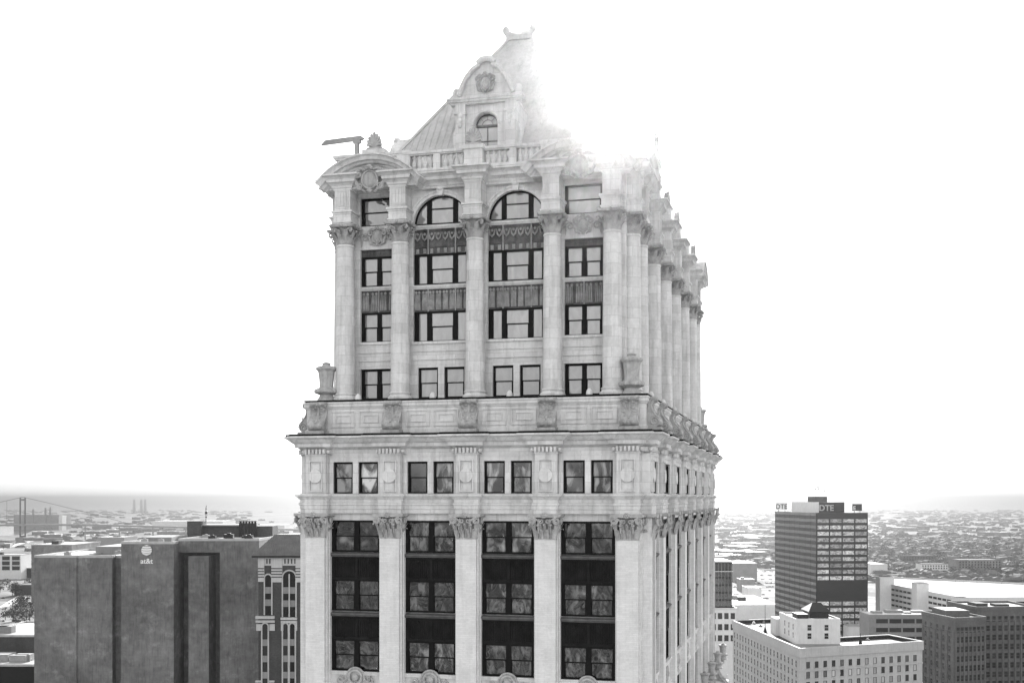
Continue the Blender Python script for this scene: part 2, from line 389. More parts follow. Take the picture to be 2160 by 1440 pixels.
CORN = outline(.6, .2, 10.6, 11.0, (-4.88, 0, 4.88), .74, GRID, 9.02, 10.5, .8, 2.24, 45.3, 43.8)
b = MB(); b.sweep(CORN, [(0,2.5),(.02,2.74),(.1,2.78),(.16,2.86),(.2,2.88),(.34,2.9),(.36,3.1),(.4,3.12),(.44,3.16),(.5,3.2),(.62,3.32),(.74,3.42),(.84,3.46),(.85,3.55),(.83,3.56)])
P('cornice', b, STONE)
b = MB(); b.sweep(CORN, [(-.2,3.5),(.76,3.564),(.75,3.69),(-.2,3.7)]); b.box(-10.84,10.84,.76,45.3,5.765,5.86); P('gutter_shade_and_lead', b, LEAD_SHADE)  # strip over the cornice paints the shade behind its lip; parapet top is lead

# parapet with scroll consoles
b = MB(); b.box(-10.7, 10.7, .9, 45.2, 3.4, 5.5)
RECT = [(-10.7,.9),(10.7,.9),(10.7,45.2),(-10.7,45.2)]
b.sweep(RECT, [(0,5.28),(.05,5.3),(.06,5.36),(.14,5.44),(.14,5.6),(.18,5.62),(.18,5.72),(0,5.76)])
b.sweep(RECT, [(.0,3.5),(.08,3.5),(.08,3.98),(.03,4.02),(0,4.03)], False)
for x in BAYX:
    for d in (-.92, .92):
        b.frame(x+d-.78, x+d+.78, 4.15, 5.15, .05, .84, .9); b.frame(x+d-.5, x+d+.5, 4.42, 4.9, .05, .85, .9)
P('parapet', b, STONE)
def console_mesh():
    b = MB(); w = .5
    prof = [(0.1,5.72),(-.34,5.74),(-.5,5.7),(-.54,5.6),(-.5,5.5),(-.4,5.46),(-.28,5.38),(-.24,5.2),(-.28,5.0),(-.4,4.78),(-.6,4.55),(-.74,4.38),(-.78,4.2),(-.72,4.04),(-.58,3.94),(-.4,3.92),(.1,3.92)]
    b.extx(prof, -w, w, True)
    b.box(-.6, .6, -.84, .1, 3.62, 3.92)
    for sx in (-1, 1):
        b.spiral((sx*(w+.02), -.44, 4.25), (0, -1, 0), (0, 0, 1), .31, .05, 1.75, .055, .04, -PI*.5)
        b.tube([(sx*(w+.02), y, z) for y, z in prof[4:13]], .05, 6)
        b.spiral((sx*(w+.02), -.32, 5.6), (0, -1, 0), (0, 0, 1), .12, .03, 1.3, .045, .035, 0)
        b.ball((sx*.24, -.72, 4.2), .2, .16, .2, 10, 6)
        b.ball((sx*.26, -.5, 5.6), .15, .1, .1, 8, 5)
        for k in range(5):
            q = prof[6+k]; b.ball((sx*(.2+.12*(k % 2)), q[0]-.02, q[1]), .12, .06, .09, 8, 5)
            b.ball((sx*(.36-.1*(k % 2)), q[0]-.02, q[1]-.1), .09, .06, .08, 8, 5)
    b.tube([(0, y-.05, z) for y, z in prof[6:12]], [.05,.06,.07,.08,.07,.05], 6)
    b.ball((0, -.54, 5.6), .08, .08, .12, 8, 5)
    b.leaf((0, -.62, 4.4), (0, -1, .3), .45, .5, .2)
    return b.mesh('scroll_console', ORN)
csm = console_mesh()
for x in (-9.8, -4.88, 0, 4.88, 9.8): at('scroll_console', csm, x, .92, 0)
for s in [1.9]+GRID+[44.3]: at('scroll_console', csm, 10.7, s, 0, 1)
at('scroll_console', csm, -10.7, 1.9, 0, -1)
def knob():
    b = MB(); b.lathe([(.19,0),(.2,.12),(.19,.28),(.14,.42),(.06,.5),(0,.52)], 12); return b.mesh('parapet_knob', STONE)
km = knob()
for x in BAYX: at('parapet_knob', km, x, 1.05, 5.74)
for s in [c for c, w in SIDEB]: at('parapet_knob', km, 10.6, s, 5.74)
def urn_mesh():
    b = MB()
    b.box(-.66, .66, -.66, .66, 0, .08)
    b.lathe([(.62,.08),(.6,.16),(.52,.3),(.44,.42),(.42,.5),(.6,.58),(.72,.66),(.74,.76),(.7,.86),(.56,.92),(.45,.96)], 24)
    b.lathe([(.45,.94),(.43,1.1),(.45,1.5),(.5,1.9),(.54,2.05)], 28, flute=.035)
    b.lathe([(.54,2.02),(.62,2.08),(.65,2.17),(.62,2.27),(.5,2.32),(.3,2.34),(.24,2.44),(.3,2.5),(.12,2.58),(0,2.6)], 24)
    for k in range(16):
        a = 2*PI*k/16; b.ball((.68*math.cos(a), .68*math.sin(a), .74), .11, .11, .14, 6, 4); b.ball((.6*math.cos(a), .6*math.sin(a), 2.17), .09, .09, .08, 6, 4)
    return b.mesh('urn', ORN)
um = urn_mesh()
at('urn', um, -9.75, 1.75, 5.76); at('urn', um, 9.75, 1.75, 5.76); at('urn', um, 9.75, 44.2, 5.76)

# setback block: wall skin with its openings, front
b = MB(); b.box(-8.7, 8.7, 3.35, 42.9, 5.6, 20.0); P('setback_core', b, STONE)
b = MB(); Y0, Y1 = 2.75, 3.35
for x0, x1 in ((-8.9,-7.85),(-5.45,-4.3),(-.58,.58),(4.3,5.45),(7.85,8.9)): b.box(x0, x1, Y0, Y1, 5.7, 20.0)
for x0, x1 in ((-7.85,-5.45),(5.45,7.85)):
    b.box(x0, x1, Y0, Y1, 5.7, 6.02); b.box(x0, x1, Y0, Y1, 7.95, 9.62); b.box(x0, x1, Y0, Y1, 15.55, 17.04); b.box(x0, x1, Y0, Y1, 18.85, 20.0)
    b.box(x0-.1, x1+.1, Y0-.1, Y0, 9.5, 9.66); b.box(x0-.1, x1+.1, Y0-.06, Y0, 8.95, 9.02); b.box(x0-.1, x1+.1, Y0-.07, Y0, 8.42, 8.5)
    b.box(x0-.1, x1+.1, Y0-.12, Y0, 18.9, 19.1)
for c in (-2.44, 2.44):
    x0, x1 = c-1.86, c+1.86
    b.box(x0, x1, Y0, Y1, 5.7, 6.02); b.box(x0, x1, Y0, Y1, 7.95, 9.55); b.box(c-.2, c+.2, Y0, Y1, 6.02, 7.95)
    b.box(x0, c-1.53, Y0, Y1, 6.02, 7.95); b.box(c+1.53, x1, Y0, Y1, 6.02, 7.95)
    b.box(x0-.05, x1+.05, Y0-.1, Y0, 9.43, 9.58); b.box(x0, x1, Y0-.06, Y0, 8.95, 9.02); b.box(x0, x1, Y0-.07, Y0, 8.42, 8.5)
    n = 24; rr = 1.82; zc = 16.93
    V = []
    for i in range(n+1):
        a = PI*i/n; xx, zz = c+rr*math.cos(a), zc+rr*math.sin(a)
        V += [(xx,Y0,zz),(c+1.86*math.cos(a)/max(abs(math.cos(a)),abs(math.sin(a)),.001)*1.0 if abs(math.cos(a))>.72 else xx,Y0,20.0 if abs(math.cos(a))<=.72 else zc+1.86*abs(math.tan(a))),(xx,Y1,zz)]
    V2 = []
    for i in range(n+1):
        a = PI*i/n; xx, zz = c+rr*math.cos(a), zc+rr*math.sin(a); V2 += [(xx,Y0,zz),(xx,Y0,20.0),(xx,Y1,zz)]
    b.add(V2, [f for i in range(n) for f in ((3*i,3*i+1,3*i+4,3*i+3),(3*i,3*i+3,3*i+5,3*i+2))])
    b.box(x0, c-rr, Y0, Y1, 16.7, 20.0); b.box(c+rr, x1, Y0, Y1, 16.7, 20.0)
P('setback_wall', b, STONE)
b = MB()
for c in (-2.44, 2.44):
    zc = 16.93
    for r0, r1, y0, y1 in ((1.82, 2.0, 2.66, 2.76), (2.0, 2.12, 2.6, 2.76)):
        n = 28; V = []
        for i in range(n+1):
            a = PI*i/n; ca, sa = math.cos(a), math.sin(a)
            V += [(c+r0*ca,y0,zc+r0*sa),(c+r1*ca,y0,zc+r1*sa),(c+r1*ca,y1,zc+r1*sa),(c+r0*ca,y1,zc+r0*sa)]
        b.add(V, [(4*i+k,4*i+(k+1)%4,4*i+4+(k+1)%4,4*i+4+k) for i in range(n) for k in range(4)])
    b.ext([(c-.16,18.66),(c+.16,18.66),(c+.25,19.25),(c-.25,19.25)], 2.45, 2.76); b.ball((c, 2.45, 19.1), .2, .12, .14)
P('archivolt', b, STONE)
# front windows of the setback block
w3, g3 = window_mesh(3.7, 1.95, (.55, 1.4, .55), .31); g3 = g3.mesh('pane', GLASSU)
w2, g2 = window_mesh(2.4, 1.93, (.86, .86), .28); g2 = g2.mesh('pane', GLASSU)
w1, g1 = window_mesh(1.33, 1.93, (1.1,), 0); g1 = g1.mesh('pane', GLASSU)
we, ge = window_mesh(2.4, 1.81, (2.0,), 0); ge = ge.mesh('pane', GLASSU)
for c in (-2.44, 2.44):
    put_window(w3, g3, c, 3.0, 9.56, 0, GLASSU); put_window(w3, g3, c, 3.0, 13.17, 0, GLASSU)
    for d in (-.865, .865): put_window(w1, g1, c+d, 2.95, 6.02, 0, GLASSU)
for c in (-6.65, 6.65):
    put_window(w2, g2, c, 3.0, 6.02, 0, GLASSU); put_window(w2, g2, c, 3.0, 9.64, 0, GLASSU); put_window(w2, g2, c, 3.0, 13.2, 0, GLASSU)
    put_window(we, ge, c, 2.98, 17.04, 0, GLASSU)
def arch_window(r, xm, wm):
    b = MB(); g = MB(); n = 24; V = []
    for i in range(n+1):
        a = PI*i/n
        for q in (r, r-.1):
            for y in (0, .16): V.append((q*math.cos(a), y, q*math.sin(a)))
    b.add(V, [f for i in range(n) for f in ((4*i,4*i+4,4*i+6,4*i+2),(4*i+2,4*i+6,4*i+7,4*i+3),(4*i+1,4*i+3,4*i+7,4*i+5))])
    for sx in (-1, 1): b.box(sx*xm-wm/2, sx*xm+wm/2, 0, .15, 0, math.sqrt(r*r-xm*xm)-.02)
    b.box(-r, r, 0, .15, -.02, .1); b.box(-xm+wm/2, xm-wm/2, .02, .12, r*.55-.03, r*.55+.03)
    g.add([(r*.98*math.cos(PI*i/n), .1, r*.98*math.sin(PI*i/n)) for i in range(n+1)], [tuple(range(n+1))])
    return b.mesh('window', FRAME), g
aw2, ag2 = arch_window(1.82, .86, .3); ag2 = ag2.mesh('pane', GLASSU)
for c in (-2.44, 2.44): put_window(aw2, ag2, c, 2.98, 16.95, 0, GLASSU)
# spandrels with hanging drapery and swags, and their pale ledges
def drape_panel(w, h, m, swag, cells):
    b = MB(); r = MB(); b.box(-w/2, w/2, 0, .3, 0, h); x = -w/2
    for cw in cells:
        r.box(x-.04, x+.04, -.1, 0, 0, h)
        k = max(1, int(round(cw/.5)))
        for i in range(k):
            cx = x+(i+.5)*cw/k; q = cw/k*.42
            if swag:
                r.tube([(cx-q, -.03, h*.86), (cx-q*.6, -.07, h*.64), (cx, -.09, h*.56), (cx+q*.6, -.07, h*.64), (cx+q, -.03, h*.86)], [.03,.06,.08,.06,.03], 6)
                r.ball((cx, -.06, h*.8), .09, .06, .09, 8, 5); r.box(cx-q*.5, cx+q*.5, -.06, 0, .05, h*.22)
                r.ball((cx, -.07, h*.13), .08, .05, .1, 8, 5)
            else:
                for t in (-.6, -.2, .2, .6): r.tube([(cx+q*t, -.02, h*.78), (cx+q*t*1.1, -.05, h*.4), (cx+q*t*1.15, -.03, .1)], [.03, .055, .05], 5)
                r.ball((cx-q*.5, -.04, h*.85), .09, .05, .1, 8, 5); r.ball((cx+q*.5, -.04, h*.85), .09, .05, .1, 8, 5)
        x += cw
    b.box(-w/2, w/2, -.09, 0, h-.08, h)
    if swag: b.box(-w/2, w/2, -.07, 0, h*.27, h*.32)
    b.box(w/2-.05, w/2+.02, -.1, 0, 0, h)
    return b.mesh('spandrel', m), r.mesh('relief', RELM)
d3, d3s = drape_panel(3.7, 1.42, SPANL, False, (.95, 1.8, .95)), drape_panel(3.7, 1.56, SPANL, True, (.95, 1.8, .95))
d2 = drape_panel(2.4, 1.4, SPANL, False, (1.2, 1.2))
def ledge_mesh(w):
    b = MB(); b.extx([(.3,0),(-.1,0),(-.13,.05),(-.2,.12),(-.2,.2),(-.1,.27),(.3,.27)], -w/2, w/2); return b.mesh('ledge', STONE)
l3, l2 = ledge_mesh(3.72), ledge_mesh(2.4)
for c in (-2.44, 2.44):
    o = at('spandrel', d3[0], c, 2.98, 11.5); obj('relief', d3[1], o); obj('ledge', l3, o, (0,0,1.41))
    o = at('spandrel', d3s[0], c, 2.98, 15.12); obj('relief', d3s[1], o); obj('ledge', l3, o, (0,0,1.56))
for c in (-6.65, 6.65):
    o = at('spandrel', d2[0], c, 2.98, 11.57); obj('relief', d2[1], o); obj('ledge', l2, o, (0,0,1.38))
    b = MB(); b.box(-1.2, 1.2, 0, .3, 0, .42)
    for k in range(7): b.box(-1.05+.35*k-.07, -1.05+.35*k+.07, -.04, 0, .12, .3)
    at('spandrel', b.mesh('spandrel', SPANL), c, 2.98, 15.13)

# relief ornaments
def cartouche(m=ORN, s=1.0):
    b = MB()
    b.ball((0,-.1,0), .42*s, .16, .55*s, 16, 9)
    b.tube([(.42*s*math.cos(a), -.16, .56*s*math.sin(a)) for a in [2*PI*i/20 for i in range(21)]], .07*s, 6)
    for sx in (-1, 1):
        b.spiral((sx*.62*s,-.18,.34*s), (-sx,0,0), (0,0,1), .26*s, .05*s, 1.4, .1*s, .06*s, PI*.3)
        b.spiral((sx*.52*s,-.16,-.4*s), (-sx,0,0), (0,0,-1), .2*s, .05*s, 1.3, .09*s, .05*s, PI*.3)
        b.tube([(sx*.2*s,-.2,.62*s),(sx*.45*s,-.22,.68*s),(sx*.7*s,-.18,.55*s),(sx*.86*s,-.14,.25*s)], [.08*s,.12*s,.1*s,.05*s], 6)
        b.tube([(sx*.8*s,-.12,.1*s),(sx*.74*s,-.14,-.2*s),(sx*.5*s,-.14,-.55*s),(sx*.25*s,-.12,-.75*s)], [.07*s,.1*s,.08*s,.05*s], 6)
        b.ball((sx*.14*s,-.24,.68*s), .13*s, .1, .1*s, 8, 5)
    b.ball((0,-.22,.8*s), .2*s, .14, .14*s, 10, 6); b.ball((0,-.15,-.68*s), .16*s, .1, .14*s, 8, 5)
    return b.mesh('cartouche', m)
ctm, cts = cartouche(), cartouche(s=.72)
for c in (-6.65, 6.65): at('cartouche', ctm, c, 1.5, 19.62, sc=(1.22,1.3,1.0)); at('cartouche', cts, c, 2.75, 16.32)
# scrolls beside the little cartouche in the pale panel
for c in (-6.65, 6.65):
    for sx in (-1, 1):
        b = MB(); b.spiral((c+sx*.85,2.7,16.3), (sx,0,0), (0,0,1), .26, .05, 1.4, .07, .04, 0)
        b.tube([(c+sx*1.1,2.72,15.75),(c+sx*1.05,2.68,16.1),(c+sx*1.12,2.7,16.5),(c+sx*1.0,2.72,16.85)], [.03,.07,.06,.03], 6); P('panel_relief', b, ORN)
def keystone():
    b = MB()
    b.tube([(.42*math.cos(a), -.1, .42*math.sin(a)) for a in [2*PI*i/20 for i in range(21)]], .1, 7)
    b.tube([(.58*math.cos(a), -.05, .58*math.sin(a)) for a in [-.2+(PI+.4)*i/16 for i in range(17)]], .07, 7)
    b.ball((0,-.12,0), .24, .16, .24, 14, 8)
    for sx in (-1, 1):
        b.spiral((sx*1.0,-.05,-.15), (sx,0,0), (0,0,1), .22, .05, 1.4, .08, .05, PI*.5)
        b.tube([(sx*.55,-.05,-.1),(sx*.75,-.06,-.3),(sx*.95,-.04,-.4),(sx*1.2,-.02,-.3)], [.09,.12,.1,.05], 6)
        b.tube([(sx*.2,-.05,-.5),(sx*.35,-.06,-.8),(sx*.3,-.04,-1.1)], [.1,.12,.06], 6)
    b.ball((0,-.05,-.7), .2, .15, .35)
    return b.mesh('cartouche', ORN)
ksm = keystone()
for x in BAYX: at('cartouche', ksm, x, .65, -11.35)
for c, w in SIDEB: at('cartouche', ksm, 10.75, c, -11.75, 1)

# giant columns
def column_mesh():
    b = MB(); b.box(-.76,.76,-.76,.76,0,.14)
    b.lathe([(.74,.14),(.78,.2),(.78,.28),(.72,.34),(.66,.38),(.65,.44),(.69,.48),(.69,.54),(.62,.6)], 28)
    prof = [(.61,.6)]+[(.6-.075*(t**1.7), .6+9.2*t) for t in [i/10 for i in range(11)]]+[(.56,9.84),(.56,9.92),(.53,9.96)]
    b.lathe(prof, 30)
    return b.mesh('column', STONE)
def capital_round():
    h = 1.2; b = MB()
    b.lathe([(.53,0),(.5,.05),(.4,.1),(.4,.6),(.44,.85),(.6,h-.14)], 20)
    for k in range(8):
        a = PI/4*k; o = (math.cos(a), math.sin(a), 0)
        b.leaf((.5*o[0],.5*o[1],.02), o, .5, .33, .55)
        a += PI/8; o = (math.cos(a), math.sin(a), 0); b.leaf((.48*o[0],.48*o[1],.02), o, .84, .3, .42)
    for k in range(4):
        a = PI/4+PI/2*k; u = (math.cos(a), math.sin(a), 0)
        b.spiral((.84*u[0],.84*u[1],h-.32), u, (0,0,1), .17, .04, 1.5, .065, .04, PI*.8)
        for d in (-.5, .5):
            q = (math.cos(a+d), math.sin(a+d)); b.tube([(.5*q[0],.5*q[1],.5),(.6*q[0],.6*q[1],.8),(.84*u[0],.84*u[1],h-.17)], [.04,.055,.06], 5)
        w = PI/2*k; b.ball((.76*math.cos(w),.76*math.sin(w),h-.06), .11, .11, .1, 8, 5)
    P8 = []                                            # abacus with hollow sides
    for k in range(4):
        a = PI/4+PI/2*k
        P8 += [(1.1*math.cos(a-.09),1.1*math.sin(a-.09)),(1.1*math.cos(a+.09),1.1*math.sin(a+.09)),(.84*math.cos(a+.4),.84*math.sin(a+.4)),(.76*math.cos(a+PI/4),.76*math.sin(a+PI/4)),(.84*math.cos(a+PI/2-.4),.84*math.sin(a+PI/2-.4))]
    n = len(P8); V = [(x*.94,y*.94,h-.16) for x,y in P8]+[(x,y,h-.08) for x,y in P8]+[(x,y,h) for x,y in P8]
    b.add(V, [tuple(range(n)), tuple(range(2*n,3*n))]+[(j*n+i,j*n+(i+1)%n,(j+1)*n+(i+1)%n,(j+1)*n+i) for j in (0,1) for i in range(n)])
    return b.mesh('capital', ORN)
colm, ccm = column_mesh(), capital_round()
def put_column(x, y, rz=0):
    o = at('column', colm, x, y, 5.76); o.rotation_euler.z = rz; obj('capital', ccm, o, (0,0,9.98)); return o
FC = (-8.55, -4.88, 0, 4.88, 8.55)
SC_Y = [3.4]+GRID+[42.2]
for x in FC: put_column(x, 2.0)
for s in SC_Y: put_column(9.5, s)
put_column(-9.3, 3.4); put_column(-9.3, 6.7)
# corner piers behind the end columns
b = MB(); b.box(8.7, 9.3, 2.3, 3.6, 5.7, 19.5); b.box(-9.3, -8.7, 2.3, 3.6, 5.7, 19.5); b.box(8.7, 9.3, 41.6, 43.0, 5.7, 19.5)
b.box(-9.0, -8.7, 3.6, 42.9, 5.7, 19.5)
P('corner_pier', b, STONE)
# side wall between the columns
def side_bay(w):
    m = MB(); y0, y1 = 0, .5
    hw = w/2; ow = hw-.35
    for x0, x1 in ((-hw-.6,-ow),(ow,hw+.6)): m.box(x0, x1, y0, y1, 5.7, 19.6)
    for z0, z1 in ((5.7,6.02),(7.95,9.6),(15.5,17.0),(18.85,19.6)): m.box(-ow, ow, y0, y1, z0, z1)
    m.box(-ow-.1, ow+.1, -.12, 0, 9.45, 9.62); m.box(-ow, ow, -.1, 0, 8.42, 8.5); m.box(-ow-.1, ow+.1, -.2, 0, 12.95, 13.2)
    return m, ow
for c, w in SIDEB:
    m, ow = side_bay(w-.1); at('setback_wall', m.mesh('setback_wall', STONE), 8.75, c, 0, 1)
    cols = ((2*ow-.9)/2,)*2
    for z, h in ((6.02,1.93),(9.6,1.95),(13.2,2.3),(17.0,1.85)):
        put_window(*window_mesh(2*ow, h, cols, .4), 8.5, c, z, 1, GLASSU)
    b = MB(); b.box(-ow, ow, 0, .2, 11.5, 13.0); at('spandrel', b.mesh('spandrel', SPANL), 8.5, c, 0, 1)

# blocks over the capitals, top entablature
def impost():
    b = MB(); b.box(-.58,.58,-.58,.9,0,.62); b.box(-.64,.64,-.64,.9,.1,.18); b.box(-.62,.62,-.62,.9,.62,.74); b.box(-.7,.7,-.7,.9,.74,.86)
    b.box(-.52,.52,-.52,.9,.86,2.3); b.frame(-.42,.42,1.0,2.1,.05,-.55,-.52)
    for x in (-.2, 0, .2): b.box(x-.06, x+.06, -.56, -.52, 1.15, 2.0)
    return b.mesh('impost_block', STONE)
im = impost()
for x in FC: at('impost_block', im, x, 2.0, 16.96)
for s in SC_Y: at('impost_block', im, 9.5, s, 16.96, 1)
at('impost_block', im, -9.3, 3.4, 16.96, -1); at('impost_block', im, -9.3, 6.7, 16.96, -1)
TOP = outline(2.4, 1.45, 8.95, 10.02, (-4.88, 0, 4.88), .58, GRID, 7.95, 9.15, 2.6, 4.0, 43.2, 41.5)
b = MB(); b.sweep(TOP, [(0,19.1),(.02,19.22),(.08,19.24),(.1,19.36),(.18,19.42),(.3,19.55),(.34,19.56),(.36,19.72),(.44,19.78),(.58,19.9),(.62,19.92),(.62,20.02),(.4,20.08)])
P('top_entablature', b, STONE)
# segmental pediments
def pediment():
    b = MB(); hs, rise = 3.5, 1.66; rad = (hs*hs+rise*rise)/(2*rise); zc = rise-rad; th = math.asin(hs/rad)
    prof = [(0,-.75),(-.08,-.75),(-.12,-.62),(-.2,-.56),(-.34,-.5),(-.36,-.3),(-.5,-.22),(-.56,-.05),(-.66,0),(-.66,.9),(0,1.6)]
    n = 28; k = len(prof); V = []
    for i in range(n+1):
        a = -th+2*th*i/n
        for dr, y in prof: V.append(((rad+dr)*math.sin(a), y, zc+(rad+dr)*math.cos(a)))
    b.add(V, [(i*k+j, i*k+(j+1)%k, (i+1)*k+(j+1)%k, (i+1)*k+j) for i in range(n) for j in range(k)])
    b.add(V[:k], [tuple(range(k))]); b.add(V[-k:], [tuple(range(k))])
    poly = [((rad-.5)*math.sin(-th+2*th*i/n), zc+(rad-.5)*math.cos(-th+2*th*i/n)) for i in range(n+1)]
    b.ext(poly, .05, .8)
    return b.mesh('pediment', STONE)
pdm = pediment()
at('pediment', pdm, -6.66, 1.55, 19.5); at('pediment', pdm, 6.66, 1.55, 19.5)
at('pediment', pdm, 9.95, 5.0, 19.5, 1, sc=(.8,1,1)); at('pediment', pdm, 9.95, 40.6, 19.5, 1, sc=(.8,1,1))
at('pediment', pdm, -9.75, 5.0, 19.5, -1, sc=(.8,1,1))
# balustrade, pedestals, shells
b = MB()
def rail(x0, x1, yc, side=False):
    for z0, z1, hw in ((20.05,20.2,.26),(21.06,21.14,.2),(21.14,21.3,.27)):
        if side: b.box(yc-hw, yc+hw, x0, x1, z0, z1)
        else: b.box(x0, x1, yc-hw, yc+hw, z0, z1)
rail(-4.6, 4.6, 2.05); rail(8.5, 38.5, 9.35, True)
for x in (-2.44, 2.44): b.box(x-.22, x+.22, 1.82, 2.28, 20.1, 21.1)
for x in (-4.62, 4.62): b.box(x-.42, x+.42, 1.8, 2.3, 20.1, 21.22)
b.box(-.58, .58, 1.5, 2.4, 20.05, 21.12); b.box(-.68, .68, 1.4, 2.5, 21.12, 21.36)
for x0, x1 in ((-9.35,-4.2),(4.2,9.35)):
    b.box(x0, x1, 2.5, 3.4, 20.0, 21.3); b.box(x0-.12, x1, 2.36, 3.5, 21.3, 21.42); b.box(x0-.2, x1, 2.3, 3.55, 21.42, 21.58)
    c = (x0+x1)/2; b.box(c-.75, c+.75, 2.2, 3.3, 21.5, 21.8)
b.box(9.0, 9.7, 3.4, 8.5, 20.0, 21.1); b.box(9.0, 9.7, 38.5, 43.0, 20.0, 21.1); b.box(-9.6, -9.0, 3.4, 43.0, 20.0, 21.1)
for s in GRID: b.box(9.0, 10.0, s-.55, s+.55, 20.05, 21.1); b.box(8.95, 10.1, s-.65, s+.65, 21.1, 21.26)
bal = P('balustrade', b, STONE)
m = MB(); m.box(-.13,.13,-.13,.13,0,.05); m.lathe([(.08,.05),(.1,.1),(.155,.2),(.15,.28),(.08,.42),(.065,.48),(.1,.54),(.11,.58),(.08,.63)], 12)
bm_ = m.mesh('baluster', STONE)
for sx in (-1, 1):
    for k in range(4): obj('baluster', bm_, bal, (sx*(.83+.36*k), 2.05, 20.2), sc=(1.1,1.1,1.36)); obj('baluster', bm_, bal, (sx*(2.88+.36*k), 2.05, 20.2), sc=(1.1,1.1,1.36))
for k in range(5):
    for q in range(6): obj('baluster', bm_, bal, (9.35, GRID[k]+1.2+q*.8, 20.2), sc=(1.1,1.1,1.36))
def shell():
    b = MB(); N = 9
    b.box(-.5,.5,-.2,.25,0,.16)
    for k in range(N):
        a = R(-66+132*k/(N-1)); L_ = .98-.32*abs(a)/R(66)
        tip = (L_*math.sin(a)*.78, -.06-.08, .16+L_*math.cos(a)); V = (0, -.1, .16)
        b.tube([V, ((V[0]*.5+tip[0]*.5), -.16, .16+(tip[2]-.16)*.5), (tip[0], -.1, tip[2]-.08), tip], [.05, .085, .1, .04], 7)
    b.ext([(.6*math.sin(R(q))*.68, .16+.9*math.cos(R(q))*(1-.25*abs(q)/80)) for q in range(-80, 81, 16)]+[(.3,.1),(-.3,.1)], -.1, .2)
    return b.mesh('shell_finial', ORN)
shm = shell()
at('shell_finial', shm, 0, 1.75, 21.36); at('shell_finial', shm, -6.78, 2.55, 21.8); at('shell_finial', shm, 6.78, 2.55, 21.8)
for s in (13.1, 19.5, 25.9, 38.7): at('shell_finial', shm, 9.7, s, 21.26, 1)

# copper roof with standing seams, crest and stone dormers
b = MB(); X, YA, YB, ZA = 7.6, 3.9, 41.8, 20.2; rx, ya, yb, zr = .8, 13.4, 30.5, 32.3
b.add([(-X,YA,ZA),(X,YA,ZA),(X,YB,ZA),(-X,YB,ZA),(-rx,ya,zr),(rx,ya,zr),(rx,yb,zr),(-rx,yb,zr)], [(0,1,5,4),(1,2,6,5),(2,3,7,6),(3,0,4,7),(4,5,6,7)])
def rib(p, q, r=.06): b.tube([p, q], r, 4)
for i in range(-17, 18):
    x = i*.43; f = 1 if abs(x) < rx else 1-(abs(x)-rx)/(X-rx); xe = x
    rib((x,YA,ZA), (xe, YA+(ya-YA)*f, ZA+(zr-ZA)*f))
yy = YA+.4
while yy < YB:
    f = min(1, (yy-YA)/(ya-YA), (YB-yy)/(YB-yb))
    for sx in (-1, 1): rib((sx*X,yy,ZA), (sx*(X+(rx-X)*f), yy, ZA+(zr-ZA)*f))
    yy += .45
for sx in (-1, 1): rib((sx*X,YA,ZA), (sx*rx,ya,zr), .13); rib((sx*X,YB,ZA), (sx*rx,yb,zr), .13)
roof = P('roof', b, ROOF)
b = MB(); b.box(-.95,.95,ya-.25,yb+.25,zr-.1,zr+.25)
for y in (ya-.1, yb+.1):
    for sx in (-1, 1): b.ball((sx*.98,y,zr+.62), .26, .26, .3); b.tube([(sx*.1,y,zr+.2),(sx*.55,y,zr+.24),(sx*.85,y,zr+.36),(sx*1.02,y,zr+.6)], [.16,.22,.24,.2], 8)
for y_, h_ in ((ya+2,2.2),(ya+6,1.6),(ya+9,2.4),(yb-2,1.8)): b.box(.3,.36,y_,y_+.06,zr+.2,zr+h_)
yy = ya+1.2
while yy < yb: b.box(-.08,.08,yy-.25,yy+.25,zr+.2,zr+.75); b.ball((0,yy,zr+.85), .2); yy += 1.6
obj('roof_crest', b.mesh('roof_crest', ROOF), roof)
